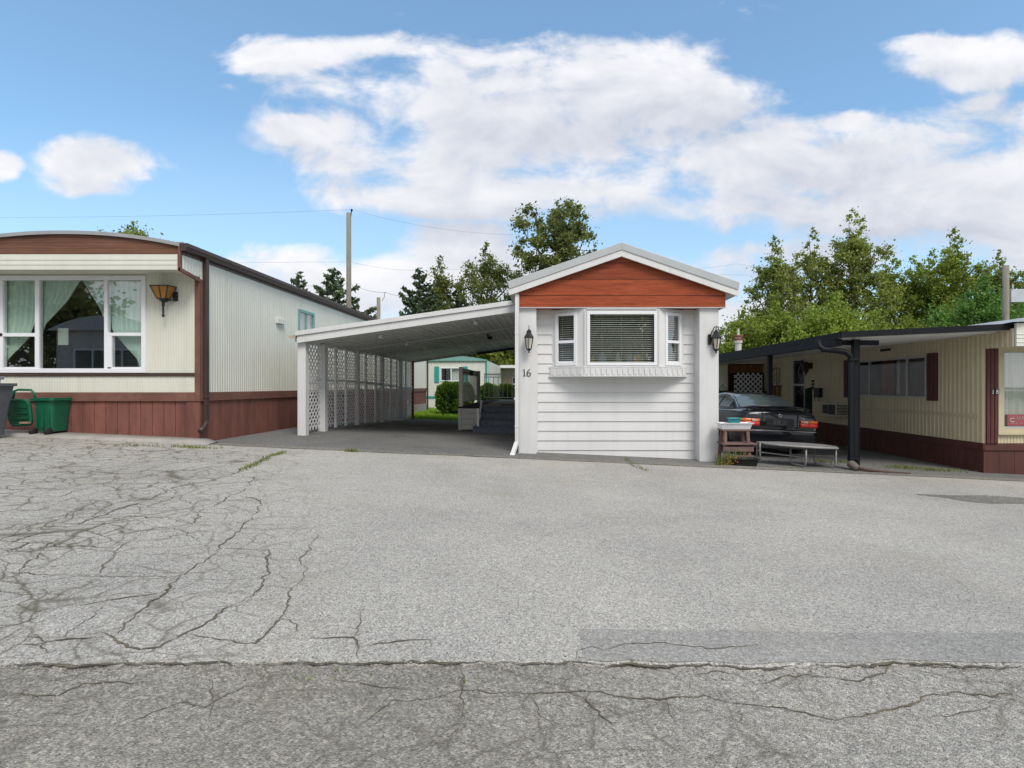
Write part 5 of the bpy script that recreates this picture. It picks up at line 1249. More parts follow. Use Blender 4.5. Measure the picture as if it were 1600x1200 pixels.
# tail lamps: red lower half, amber upper half, wrapping round the corner
def lamp(s_):
    def strip(z0, z1, mat, nm, xa=.42, xb=.80, wrap=True):
        pts = [(xa, .052), (.56, .048), (.70, .052), (.775, .075), (.815, .13), (.832, .26)] if wrap else [(xa, .05), (xb, .05)]
        mb = MB(); vs = []
        for i, (x, y) in enumerate(pts):
            t = i/(len(pts)-1); sh = .0 if i < 4 else -.01*(i-3)
            vs += [C3(s_*x, y-.004, z0), C3(s_*x, y-.014, z0+.01), C3(s_*x, y-.012, z1-.01+sh), C3(s_*x, y, z1+sh)]
        n = 4; mb.add(vs, [(j*n+i, j*n+i+1, (j+1)*n+i+1, (j+1)*n+i) for j in range(len(pts)-1) for i in range(n-1)], 0, None, True)
        return mb.build(nm, M[mat], ca)
    o = strip(.635, .715, 'redlens', 'tail_light'); o2 = strip(.717, .775, 'amberlens', 'indicator_light')
    mb = MB(); mb.box(*sorted((CO.x+s_*.47, CO.x+s_*.57)), CO.y+.028, CO.y+.040, CO.z+.722, CO.z+.765); mb.build('reversing_light', M['frost'], ca, bevel=.004)
    mb = MB(); mb.box(*sorted((CO.x+s_*.587, CO.x+s_*.593)), CO.y+.030, CO.y+.05, CO.z+.635, CO.z+.775); mb.build('lamp_seam', M['rubber'], ca)
lamp(-1); lamp(1)
mb = MB(); mb.add([C3(-.30,.052,.64), C3(.30,.052,.64), C3(.27,.056,.80), C3(-.27,.056,.80)], [(0,1,2,3)]); mb.box(CO.x-.28, CO.x+.28, CO.y+.036, CO.y+.05, CO.z+.645, CO.z+.79)
mb.build('plate_recess', M['darkplastic'], ca, bevel=.008)
mb = MB(); mb.box(CO.x-.155, CO.x+.155, CO.y+.026, CO.y+.034, CO.z+.652, CO.z+.775); pl = mb.build('number_plate', M['plate'], ca, bevel=.004)
mb = MB(); zc_ = CO.z+.71; yv_ = CO.y+.022
def seg(x, z, x2, z2, w=.010): mb.bar((CO.x+x, yv_, zc_+z), (CO.x+x2, yv_, zc_+z2), w, .003)
for i in range(6):
    x = -.115+i*.045
    if i == 3: continue
    seg(x, -.03, x, .03); 
    if i in (1, 4): seg(x, .03, x+.022, .03); seg(x+.022, .03, x+.022, -.03)
    if i in (2, 5): seg(x, .03, x+.022, .03); seg(x, 0, x+.022, 0); seg(x, -.03, x+.022, -.03)
mb.build('plate_characters', M['platemark'], ca)
# emblem: an H in a rounded frame; small model lettering
mb = MB(); ez = CO.z+.845; ey = CO.y+.065
fr_ = [(-.034,.034),(-.028,-.030),(-.015,-.036),(.015,-.036),(.028,-.030),(.034,.034),(.015,.038),(-.015,.038)]
mb.tube([(CO.x+a, ey-.006+.0*b, ez+b) for a, b in fr_], .005, 5, closed=True)
mb.bar((CO.x-.017, ey-.006, ez+.026), (CO.x-.012, ey-.006, ez-.024), .012, .008); mb.bar((CO.x+.017, ey-.006, ez+.026), (CO.x+.012, ey-.006, ez-.024), .012, .008); mb.bar((CO.x-.013, ey-.006, ez), (CO.x+.013, ey-.006, ez), .008, .011)
mb.build('emblem', M['chrome'], ca)
def lettering(txt, x0, z0, h, nm, mat='chrome', par=None, y=None):
    """letters made of short bars on a 4x6 grid"""
    G = {'C':[((3,5),(1,6)),((1,6),(0,5)),((0,5),(0,1)),((0,1),(1,0)),((1,0),(3,1))], 'I':[((1,0),(1,6))], 'V':[((0,6),(1.5,0)),((1.5,0),(3,6))], 'E':[((3,6),(0,6)),((0,6),(0,0)),((0,0),(3,0)),((0,3),(2.4,3))], 'X':[((0,6),(3,0)),((0,0),(3,6))]}
    mb = MB(); x = x0; k = h/6
    for ch in txt:
        if ch in G:
            for (a, b), (c_, d_) in G[ch]: mb.bar(C3(x+a*k, y, z0+b*k), C3(x+c_*k, y, z0+d_*k), h*.16, .004)
            x += (2.2 if ch == 'I' else 4.6)*k
        else: x += 3*k
    mb.build(nm, M[mat], par or ca)
lettering('CIVIC', .40, .795, .036, 'lettering', y=.045); lettering('EX', .70, .592, .026, 'lettering', y=.048); 
# spoiler
mb = MB(); R_ = []
for i in range(21):
    t = i/20*2-1; x = .70*t; lift = .055*(1-abs(t)**4); yb = .10+.10*abs(t)**3
    R_.append([C3(x, yb, .985+lift), C3(x, yb+.02, 1.00+lift), C3(x, yb+.15, .995+lift), C3(x, yb+.16, .985+lift*.8), C3(x, yb+.03, .975+lift*.8)])
n = 5; mb.add([p for r_ in R_ for p in r_], [(j*n+i, j*n+(i+1)%n, (j+1)*n+(i+1)%n, (j+1)*n+i) for j in range(20) for i in range(n)]+[(0,1,2,3,4), (100,101,102,103,104)], 0, None, True)
for s_ in (-1, 1): mb.box(CO.x+s_*.62-.03, CO.x+s_*.62+.03, CO.y+.18, CO.y+.28, CO.z+.96, CO.z+1.005)
mb.build('spoiler', M['paint'], ca)
mb = MB(); mb.tube([C3(-.64,.69,.968), C3(-.60,1.0,1.135), C3(-.565,1.36,1.245)], .012, 5); mb.build('window_trim', M['chrome'], ca)
mb = MB(); 
for s_ in (-1, 1): mb.box(*sorted((CO.x+s_*.36, CO.x+s_*.366)), CO.y+.048, CO.y+.056, CO.z+.60, CO.z+.95)
mb.build('boot_seam', M['rubber'], ca)
for y in (.98, 3.55):
    for s_ in (-1, 1):
        mb = MB(); a_ = MB(); a_.lathe([(.001,-.09),(.20,-.09),(.285,-.08),(.30,-.05),(.30,.05),(.285,.08),(.20,.09),(.001,.09)], (0,0,0), 28)
        mb.add([C3(s_*.755+z_, y+x_, .30+y_) for x_, y_, z_ in a_.v], a_.f, 0, None, False); w = mb.build('wheel', M['rubber'], ca)
        mb = MB(); a_ = MB(); a_.lathe([(.001,.02),(.04,.03),(.06,.0),(.17,-.005),(.19,.012),(.195,.0),(.001,-.02)], (0,0,0), 24)
        mb.add([C3(s_*(.842+z_*.8), y+x_, .30+y_) for x_, y_, z_ in a_.v], a_.f, 0, None, False)
        for k in range(7): a = k*2*math.pi/7; mb.bar(C3(s_*.856, y+.04*math.cos(a), .30+.04*math.sin(a)), C3(s_*.852, y+.17*math.cos(a), .30+.17*math.sin(a)), .035, .012)
        mb.build('rim', M['alframe'], w)
mb = MB(); mb.tube([C3(.45, .05, .22), C3(.45, .5, .23)], .03, 8); mb.build('exhaust_pipe', M['steel'], ca)
ca.rotation_euler = (0, .045, 0)

# ================================================================== STAND, PLANTERS, LOW TABLE
c = gpt(1152, 729); c.y = 9.78; c.x = X_(1152, 9.78); c.z = gz(c.x, c.y)
wx0, wx1 = X_(1126, 9.75), X_(1176, 9.75); top = Z_(671, 9.7)
st = thing('wooden_stand', 'faded red wooden step stand holding the white planter trough', 'stand', tuple(c))
yf, yb = 9.66, 10.0
for x, y, x2, y2 in ((wx0+.05, yf, wx0+.08, yf+.08), (wx1-.08, yf, wx1-.10, yf+.08), (wx0+.04, yb, wx0+.09, yb-.05), (wx1-.05, yb, wx1-.12, yb-.05)):
    mb = MB(); mb.bar((x, y, gz(x, y)-.01), (x2, y2, top-.0), .055, .05); mb.build('leg', M['woodstand'], st, bevel=.003)
for k, (zz, y0_, y1_, h_) in enumerate(((c.z+.36, yf-.04, yb-.02, .03), (c.z+.24, yf-.02, yf+.005, .085), (c.z+.10, yf-.03, yf+.0, .075))):
    mb = MB(); mb.box(wx0+.01, wx1+.015 if k == 0 else wx1-.02, y0_, y1_, zz, zz+h_); mb.build('shelf' if k == 0 else 'crosspiece', M['woodstand'], st, bevel=.003)
mb = MB(); mb.box(wx0+.02, wx1-.03, yf+.04, yb-.02, top-.03, top-.002); mb.build('top', M['woodstand'], st, bevel=.003)
def trough(name, c, w, d, h, mat, ribs, label, par=None, cat='planter', soil=True):
    t = thing(name, label, cat, c); mb = MB(); wb, db = w*.86, d*.74
    def rr(w_, d_, z): return [(c[0]-w_/2, c[1]-d_/2, c[2]+z), (c[0]+w_/2, c[1]-d_/2, c[2]+z), (c[0]+w_/2, c[1]+d_/2, c[2]+z), (c[0]-w_/2, c[1]+d_/2, c[2]+z)]
    L = [rr(wb, db, 0), rr(w*.98, d*.96, h*.84), rr(w+.03, d+.03, h*.86), rr(w+.04, d+.04, h), rr(w-.01, d-.01, h), rr(w-.03, d-.03, h*.8)]
    mb.add([p for r_ in L for p in r_], [(j*4+i, j*4+(i+1)%4, (j+1)*4+(i+1)%4, (j+1)*4+i) for j in range(5) for i in range(4)]+[(0,1,2,3),(20,21,22,23)])
    for k in range(ribs):
        t_ = (k+.5)/ribs-.5; mb.bar((c[0]+t_*wb, c[1]-db/2-.002, c[2]+.01), (c[0]+t_*w*.98, c[1]-d*.48-.003, c[2]+h*.8), w/ribs*.45, .012)
    mb.build('tub', M[mat], t)
    if soil: mb = MB(); mb.add([(x, y, z+h*.0) for x, y, z in rr(w-.03, d-.03, h*.82)], [(0,1,2,3)]); mb.build('soil', M['soil'], t, recalc=False)
    return t
xm = (wx0+wx1)/2
trough('planter_trough', (X_(1150, 9.72), 9.80, top+.001), X_(1176, 9.7)-X_(1125.5, 9.7), .24, .115, 'trimwhite', 17, 'white fluted planter trough on top of the wooden stand')
trough('flower_pot', (X_(1145.5, 9.9), 9.84, top+.096), .19, .13, .10, 'aqua', 0, 'small aqua plastic pot inside the white trough')
xb_ = X_(1167, 9.45)
bt = trough('planter_trough', (xb_-.03, 9.50, gz(xb_, 9.5)+.012), .44, .21, .135, 'rubber', 13, 'black ribbed planter trough on the ground in front of the stand')
r = random.Random(5)
pt = thing('flower_plant', 'green plants with small orange flowers at the left end of the black trough', 'plant', (xb_-.35, 9.45, gz(xb_, 9.45)))
mb = blades([(xb_-.38+r.gauss(0, .08), 9.46+r.gauss(0, .04), gz(xb_, 9.5)+.01) for _ in range(190)]+[(xb_-.12+r.gauss(0, .07), 9.50, gz(xb_, 9.5)+.12) for _ in range(16)]+[(xb_-.27+r.gauss(0, .05), 9.52, gz(xb_, 9.5)+.10) for _ in range(16)], .05, .24, 9, .008); mb.build('leaves', M['weedm'], pt, recalc=False)
for _ in range(18):
    x, y, z = xb_-.30+r.gauss(0, .11), 9.42+r.gauss(0, .03), gz(xb_, 9.5)+r.uniform(.03, .17)
    MB().lathe([(.002,-.006),(.013,0),(.009,.007),(.002,.009)], (x, y, z), 6).build('flower', M['flower'], pt)
# low table: curved-front plank top on bent-tube legs
tz = Z_(693, 10.1); 
lt = thing('low_table', 'low grey metal-edged table with curved top and bent tube legs behind the planters', 'table', (X_(1248, 10), 10.0, gz(4.6, 10)))
def tp(px, py): d = (CZ-tz)*F/(py-HY); return ((px-CX)*d/F, d)
out = [tp(1183,688.5), tp(1205,693.5), tp(1235,696.5), tp(1265,698.5), tp(1290,698.8), tp(1309,697.5), tp(1296,693), tp(1275,690.2), tp(1250,689.3), tp(1215,688.2)]
out = [(X_(a, b), b) for a, b in ((1183, 10.25), (1196, 10.0), (1222, 9.82), (1250, 9.72), (1280, 9.68), (1309, 9.72), (1306, 10.0), (1290, 10.25), (1262, 10.38), (1220, 10.42))]
zf = lambda x, y, o=0: tz+o-.045*(x-4.3)*1.0
mb = MB(); n = len(out); vs = [(x, y, zf(x, y)) for x, y in out]+[(x, y, zf(x, y, .012)) for x, y in out]
mb.add(vs, [tuple(range(n))[::-1], tuple(range(n, 2*n))]+[(i, (i+1)%n, n+(i+1)%n, n+i) for i in range(n)]); mb.build('table_top', M['tabletop'], lt)
mb = MB(); mb.tube([(x, y, zf(x, y, -.008)) for x, y in out], .020, 8, closed=True); mb.build('rim', M['steel'], lt)
def uleg(a, b, lab=None):
    (xa, ya), (xb, yb) = a, b; mb = MB(); r_ = .018; za, zb = gz(xa, ya)+r_, gz(xb, yb)+r_; dx, dy = xb-xa, yb-ya
    mb.tube([(xa, ya, zf(xa, ya)), (xa, ya, za+.10), (xa+dx*.04, ya+dy*.04, za+.03), (xa+dx*.14, ya+dy*.14, za), (xa+dx*.86, ya+dy*.86, zb), (xb-dx*.04, yb-dy*.04, zb+.03), (xb, yb, zb+.10), (xb, yb, zf(xb, yb))], r_, 8); mb.build('leg', M['steel'], lt)
uleg((X_(1190, 10.05), 10.12), (X_(1183.5, 10.3), 10.32)); uleg((X_(1241, 9.9), 10.05), (X_(1262, 9.68), 9.74)); uleg((X_(1274, 10.1), 10.15), (X_(1307, 9.82), 9.84))
mb = MB(); mb.bar((X_(1190, 10.1), 10.1, tz-.16), (X_(1262, 9.85), 9.9, tz-.235), .03, .02); mb.bar((X_(1238, 10.1), 10.15, tz-.21), (X_(1302, 10.0), 10.0, tz-.22), .02, .02); mb.bar((X_(1183.5, 10.3), 10.3, tz-.14), (X_(1190, 10.1), 10.1, tz-.17), .025); mb.build('brace', M['steel'], lt)

# ================================================================== THINGS AT THE BACK OF THE AWNING
bd = thing('side_deck', 'dark green raised deck at the back under the black awning', 'deck', (7.2, 18.6, gz(7.2, 18.6)))
mb = MB(); dz = .38; mb.box(5.6, XR-.02, 19.6, 26, dz-.06, dz); mb.build('deck_floor', M['greenpaint'], bd)
mb = MB(); mb.box(5.6, XR-.02, 19.6, 19.64, gz(7, 20)-.05, dz-.06); mb.build('skirting', M['greenpaint'], bd)
mb = MB(); mb.box(5.6, 8.1, 19.66, 19.72, .94, 1.06); mb.box(5.6, 8.1, 19.67, 19.71, dz, .94); mb.build('railing', M['greenpaint'], bd)
for i in range(3): mb = MB(); mb.box(7.2, XR-.02, 19.58-.28*(3-i), 19.58, gz(7, 19)+.0+i*.2, gz(7, 19)+.2*(i+1)-.004); mb.build('step', M['greenpaint'], bd)
mb = MB(); mb.bar((7.35, 18.7, .32), (7.35, 19.6, 1.02), .07); mb.bar((7.35, 18.72, gz(7.3, 18)), (7.35, 18.72, .38), .06); mb.build('stair_rail', M['greenpaint'], bd)
mb = MB(); xr_ = X_(1264, 16.0); mb.box(xr_-.10, xr_+.10, 16.0, 16.06, gz(7.7, 16), Z_(607, 16)); mb.bar((xr_-.1, 16.0, Z_(609, 16)), (xr_+.14, 16.0, Z_(605, 16)), .05)
tag(mb.build('gate_post', M['greenpaint']), 'dark green post standing beside the aluminium storm door', 'post')
yS = 19.5; a0, a1 = X_(1147, yS), X_(1191, yS); s0, s1 = Z_(617, yS), Z_(583, yS)
mb = MB(); lattice(mb, frontT(yS), a0, a1, s0, s1, .178, .047)
tag(mb.build('lattice_screen', M['lattice']), 'white diamond lattice screen behind the black car roof', 'lattice')
yB = 20.4; b0, b1 = X_(1139, yB), X_(1207, yB)
sc = thing('privacy_screen', 'dark maroon screen with brown leaf print top behind the white lattice', 'screen', ((b0+b1)/2, yB, dz))
mb = MB(); mb.box(b0, b1, yB, yB+.04, dz, Z_(583, yB)); mb.build('panel', M['darkred'], sc)
mb = MB(); mb.box(b0+.05, b1-.35, yB-.012, yB+.03, Z_(583, yB), Z_(570, yB)); mb.build('printed_cloth', M['autumn'], sc)
mb = MB(); mb.box(b0-.04, b0+.03, yB-.03, yB+.05, dz, Z_(569, yB)); mb.box(b1-.06, b1, yB-.03, yB+.05, dz, Z_(571, yB)); mb.box(b0, b1, yB-.02, yB+.05, Z_(570.5, yB), Z_(568.5, yB)); mb.build('frame', M['shutter'], sc)
yH = 18.9; h0, h1 = X_(1205, yH), X_(1232, yH)
sh = thing('wooden_shelf', 'orange-brown wooden shelf unit between the black post and the storm door', 'shelf', ((h0+h1)/2, yH, gz(8, yH)))
zt = Z_(602.5, yH); zb = gz(8, yH)
mb = MB(); mb.box(h0, h1, yH-.02, yH+.32, zt-.04, zt); mb.build('top', M['oakshelf'], sh)
for x in (h0+.10, h1-.13): mb = MB(); mb.box(x, x+.09, yH, yH+.28, zb, zt-.04); mb.build('side_panel', M['oakshelf'], sh)
for q in (.25, .6): mb = MB(); mb.box(h0+.19, h1-.13, yH+.01, yH+.28, zb+(zt-zb)*q, zb+(zt-zb)*q+.03); mb.build('shelf_board', M['oakshelf'], sh)
mb = MB(); xt_ = X_(1216, yH); W_ = .17
def ar(t, s_=1): a = math.pi*t; return (xt_-W_*s_*math.cos(a), yH+.12, zt+.42+.20*s_*math.sin(a))
mb.tube([(xt_-W_, yH+.12, zt)]+[ar(i/12) for i in range(13)]+[(xt_+W_, yH+.12, zt)], .012, 6)
for k in (-.55, 0, .55): mb.tube([(xt_+W_*k, yH+.12, zt), (xt_+W_*k, yH+.12, zt+.42+.20*math.sqrt(1-k*k))], .007, 5)
for k in range(1, 6): mb.tube([(xt_-W_, yH+.12, zt+k*.08), (xt_, yH+.12, zt+k*.08+.03), (xt_+W_, yH+.12, zt+k*.08)], .006, 5)
tag(mb.build('wire_trellis', M['shutter']), 'arched dark wire trellis standing on the orange-brown shelf', 'trellis')
for px, w, h_, mm, lab, nm in ((1227, .10, .27, 'paper', 'pale picture frame leaning at the right end of the shelf', 'picture_frame'), (1212, .07, .10, 'trimwhite', 'white ornament in the middle of the shelf top', 'ornament'), (1221, .06, .13, 'trimwhite', 'tall white ornament beside the picture frame', 'ornament'), (1207, .05, .16, 'terracotta', 'brick red ornament at the left end of the shelf top', 'ornament')):
    x = X_(px, yH); mb = MB()
    if nm == 'picture_frame':
        mb.box(x-w, x+w, yH+.1, yH+.12, zt+.003, zt+h_); mb.box(x-w-.02, x-w, yH+.09, yH+.13, zt+.003, zt+h_, 1); mb.box(x+w, x+w+.02, yH+.09, yH+.13, zt+.003, zt+h_, 1); mb.box(x-w-.02, x+w+.02, yH+.09, yH+.13, zt+h_, zt+h_+.02, 1)
    else: mb.lathe([(.001,0),(w*.8,0),(w,h_*.3),(w*.6,h_*.6),(w*.7,h_*.8),(w*.3,h_),(.001,h_+.01)], (x, yH+.06, zt+.003), 10)
    tag(mb.build(nm, [M[mm], M['shutter']]), lab, nm.replace('_', ' '))
mb = MB(); x = X_(1130.5, 19.6); zz = 1.062
for s_ in (-1, 1): mb.tube([(x+s_*.14, 19.69, zz), (x+s_*.13, 19.69, zz+.10), (x, 19.69, zz+.24)], .012, 6)
mb.tube([(x-.10, 19.69, zz), (x, 19.69, zz+.15), (x+.10, 19.69, zz)], .01, 6); mb.tube([(x-.15, 19.69, zz+.01), (x+.18, 19.69, zz+.01)], .012, 6)
tag(mb.build('wire_ornament', M['shutter']), 'peaked wire ornament on the green deck rail left of the lattice', 'ornament')

# ================================================================== BEYOND THE CARPORT
YB = 30.0
th = thing('teal_trim_home', 'white mobile home with teal shutters seen behind the carport', 'mobile home', (X_(715, YB), YB, gz(-4.8, YB)))
bx0, bx1 = X_(650, YB), X_(760.5, YB); bz0_, bzt_ = gz(-4, YB)-.1, Z_(563, YB)
mb = MB(); T = frontT(YB); wx0_, wx1_ = X_(688, YB), X_(722, YB); wz0_, wz1_ = Z_(596, YB), Z_(574, YB)
wall_strips(mb, T, bx0, bx1, lambda u: bz0_, lambda u: bzt_+.05, .12, .01, [(wx0_+.05, wx1_-.05, wz0_+.05, wz1_-.05)]); mb.box(bx1-.05, bx1, YB+.02, YB+14, bz0_, bzt_); mb.build('wall', M['creamband'], th, recalc=False)
mb = MB(); n = 12; hw_ = (bx1-bx0)/2; xm_ = (bx0+bx1)/2
ar_ = [(bx0+2*hw_*i/n, bzt_+.26-.22*abs(i/n*2-1)**2) for i in range(n+1)]
mb.prism([(bx0, bzt_-.04)]+ar_+[(bx1, bzt_-.04)], YB-.10, YB-.03, 'y'); mb.build('gable', M['tealfade'], th)
mb = MB(); 
for a, b in zip(ar_, ar_[1:]): mb.add([(a[0], YB-.12, a[1]+.01), (b[0], YB-.12, b[1]+.01), (b[0], YB+14, b[1]+.01), (a[0], YB+14, a[1]+.01)], [(0,1,2,3)])
mb.build('roof', M['roofmet'], th, recalc=False)
mb = MB(); mb.box(bx0, bx1, YB-.03, YB-.011, Z_(622.5, YB), Z_(619, YB)); mb.box(bx1-.08, bx1+.02, YB-.03, YB-.011, bz0_, Z_(619, YB)-.0+2.0); mb.build('teal_stripe', M['teal'], th)
for a in (X_(679, YB), X_(723.5, YB)): mb = MB(); mb.box(a, a+.25, YB-.05, YB-.012, wz0_-.05, wz1_+.05); mb.build('shutter', M['teal'], th)
f = window(T, wx0_, wx1_, wz0_, wz1_, th, M['trimwhite'], .06, [((wx0_+wx1_)/2-.03, (wx0_+wx1_)/2+.03, wz0_, wz1_)], .04, .08, label='white sliding window between teal shutters')
room(T, wx0_, wx1_, wz0_, wz1_, -.2, -1.2, th); cloth(T, lambda z: ((wx0_+wx1_)/2+.03, wx1_-.06), -.12, wz1_-.05, wz0_+.05, f, 'curtainw', 'curtain', .03, .2)
# beige building with white roof edge
YC = 40.0
bh = thing('beige_home', 'beige mobile home with white flat roof edge far behind the deck railing', 'mobile home', (X_(785, YC), YC, gz(-3, YC)))
mb = MB(); mb.box(X_(757, YC), X_(846, YC), YC, YC+5, gz(-3, YC)-.1, Z_(576, YC)); mb.build('wall', M['beige'], bh)
mb = MB(); mb.box(X_(755, YC), X_(850, YC), YC-1.0, YC+5.2, Z_(575, YC-1), Z_(570.5, YC-1)); mb.build('roof', M['white'], bh, bevel=.01)
for x in (X_(800, YC), X_(831, YC)): f = window(frontT(YC), x, x+.55, .9, 1.9, bh, M['trimwhite'], .06, [], .04, .06, glass='glassdark'); mb = MB(); mb.box(x+.05, x+.5, YC-.006, YC-.002, .95, 1.85); mb.build('dark_backing', M['dark'], f)  # dark panel on the uncut wall paints the unlit room behind the glass
# white parked vehicle behind the hedge: only its sloping bonnet and windscreen show
YV = 33.0; xv0, xv1 = X_(776, YV), X_(838, YV); gv = gz(-2, YV)
pv = thing('parked_car', 'white car half hidden behind the clipped hedge', 'car', ((xv0+xv1)/2, YV, gv))
pts_ = [(xv0, gv+.45), (xv0+.02, gv+.95), (xv0+.5, gv+1.12), (xv0+1.0, gv+1.50), (xv0+1.3, gv+1.58), (xv1-.3, gv+1.58), (xv1, gv+1.1), (xv1, gv+.4), ]
mb = MB(); ring = lambda y, s_: [(x, y, z if z < gv+1 else gv+1+(z-gv-1)*s_) for x, z in pts_]
L = [ring(YV-.85, .75), ring(YV-.7, 1), ring(YV+.7, 1), ring(YV+.85, .75)]; n = len(pts_)
mb.add([p for r_ in L for p in r_], [(j*n+i, j*n+(i+1)%n, (j+1)*n+(i+1)%n, (j+1)*n+i) for j in range(3) for i in range(n)]+[tuple(range(n)), tuple(3*n+i for i in range(n))]); mb.build('body', M['trimwhite'], pv, bevel=.05)
mb = MB(); mb.add([(xv0+.55, YV-.70, gv+1.17), (xv0+.98, YV-.68, gv+1.49), (xv0+.98, YV+.68, gv+1.49), (xv0+.55, YV+.70, gv+1.17)], [(0,1,2,3)]); mb.v = [(a-.03, b, c_+.02) for a, b, c_ in mb.v]; mb.build('windscreen', M['carglass'], pv, recalc=False)
for x in (xv0+.6, xv1-.6):
    mb = MB(); a_ = MB(); a_.lathe([(.001,-.1),(.28,-.1),(.3,-.06),(.3,.06),(.28,.1),(.001,.1)], (0,0,0), 20); mb.add([(x+x_, YV-.80+z_, gv+.3+y_) for x_, y_, z_ in a_.v], a_.f); mb.build('wheel', M['rubber'], pv)

# ------------------------------------------------------------------ clipped shrubs and hedges
def shrub(name, c, rx, ry, h, n, lab, box=False, mat='leafH', sz=.07, group=None, seed=1, cat='shrub'):
    t = thing(name, lab, cat, (c[0], c[1], gz(c[0], c[1])), group); rg = np.random.default_rng(seed)
    u_ = rg.normal(size=(n, 3)); u_ /= np.linalg.norm(u_, axis=1)[:, None]
    if box: u_ = np.sign(u_)*np.abs(u_)**.42
    else: u_ = np.sign(u_)*np.abs(u_)**.8
    rad = 1-np.abs(rg.normal(size=n))*.09+.035*np.sin(u_[:, 0]*9+seed)+.035*np.sin(u_[:, 2]*11+u_[:, 0]*7)
    P = u_*rad[:, None]*np.array([rx, ry, h/2])+np.array([c[0], c[1], gz(c[0], c[1])+h/2+.02])
    leaf_mesh('foliage', P, rg.uniform(.6, 1.3, n)*sz, M[mat], t, seed)
    mb = MB(); k = .86
    mb.lathe([(rx*.5*k, .05), (rx*.98*k, h*.25), (rx*k, h*.5), (rx*.9*k, h*.75), (rx*.4*k, h*.92), (.01, h*.95)], (c[0], c[1], gz(c[0], c[1])), 14, 0, True, 0, 1, ry/rx); mb.build('shade_core', pm('shade_core', (.02,.035,.012), 1), t) if not hasattr(shrub, 'm') else mb.build('shade_core', shrub.m, t)
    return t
shrub.m = pm('core_shade_paint', (.018,.032,.010), 1, .4, 6)  # near-black solid core, painting the shade between the leaves
s1_ = Z_(597, 25)-gz(-4.5, 25)
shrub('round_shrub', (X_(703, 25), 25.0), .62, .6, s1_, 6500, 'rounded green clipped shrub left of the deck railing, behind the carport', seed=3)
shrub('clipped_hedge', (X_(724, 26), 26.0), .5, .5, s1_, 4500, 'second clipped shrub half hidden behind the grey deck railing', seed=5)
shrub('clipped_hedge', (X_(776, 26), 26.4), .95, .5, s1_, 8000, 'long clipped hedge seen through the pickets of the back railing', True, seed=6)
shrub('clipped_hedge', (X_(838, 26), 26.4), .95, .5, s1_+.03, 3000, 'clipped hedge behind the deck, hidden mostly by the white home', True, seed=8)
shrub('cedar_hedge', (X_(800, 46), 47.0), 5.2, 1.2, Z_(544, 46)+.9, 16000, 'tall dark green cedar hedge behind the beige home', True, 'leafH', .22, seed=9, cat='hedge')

# ================================================================== TREES
def trunk_and_limbs(t, base, h, limbs, r0, mat='bark'):
    mb = MB(); mb.tube([(base[0]+.12*math.sin(i*1.3)*i/8, base[1], base[2]+h*i/8) for i in range(9)], [r0*(1-i/8.6) for i in range(9)], 7)
    for L_ in limbs: mb.tube(L_[0], L_[1], 5, cap=False)
    mb.build('trunk', M[mat], t, recalc=False)
def broadleaf(x, d, ztop, halfw, cb, seed, mat, label, n=14000, sz=.20, nl=26, up=.75, tight=.30, group='trees behind the homes', lean=0.0, prof=None, name='leafy_tree'):
    """crown from cb (fraction of height) to the top; limbs reach out and upward, leaves gather in clumps along them"""
    n = int(n*1.6); g0 = gz(x, d); h = ztop-g0; t = thing(name, label, 'tree', (x, d, g0), group); r = random.Random(seed); rg = np.random.default_rng(seed)
    prof = prof or (lambda q: (math.sin(math.pi*min(1, q*.80+.16)))**.8)
    limbs = []; C = []; Rr = []
    for i in range(nl):
        q = (i+r.random())/nl; z0 = g0+h*(cb+(1-cb)*q*.80-.04); a = i*2.4+r.uniform(-.4, .4); w = halfw*prof(q)*r.uniform(.72, 1.12)
        if q > .93: w *= .4
        rise = w*up*r.uniform(.7, 1.3)+h*.03; rise = min(rise, g0+h-z0-.1); pts = []
        for k in range(6):
            s_ = k/5; pts.append((x+lean*(z0-g0)/h+math.cos(a)*w*s_+r.gauss(0, .05*w), d+math.sin(a)*w*s_+r.gauss(0, .05*w), z0+rise*s_**1.3))
        limbs.append((pts, [.018*h*.30*(1-s_/5.5)+.02 for s_ in range(6)]))
        for k in range(2, 6):
            m_ = 2 if k < 5 else 3
            for _ in range(m_):
                cr = tight*halfw*r.uniform(.45, 1.0)*(.6+.4*prof(q))
                C.append((pts[k][0]+r.gauss(0, cr*.7), pts[k][1]+r.gauss(0, cr*.7), pts[k][2]+r.gauss(0, cr*.55))); Rr.append(cr)
    for k in range(16): s_ = k/15; sp_2 = halfw*(.05+.42*s_); C.append((x+lean+r.gauss(0, sp_2*.6), d+r.gauss(0, sp_2*.6), g0+h*(.985-.20*s_))); Rr.append(tight*halfw*(.32+.45*s_))
    C = np.array(C); Rr = np.array(Rr); wts = Rr**1.7; wts /= wts.sum(); idx = rg.choice(len(C), n, p=wts)
    v_ = rg.normal(size=(n, 3)); v_ /= np.linalg.norm(v_, axis=1)[:, None]; v_ *= (np.abs(rg.normal(size=n))*.75)[:, None]
    P = C[idx]+v_*Rr[idx][:, None]*np.array([1, 1, .80])
    trunk_and_limbs(t, (x, d, g0), h*.93, limbs, .022*h*.55+.05)
    leaf_mesh('crown', P, rg.uniform(.55, 1.25, n)*sz*.82, M[mat], t, seed, 1.5)
    return t
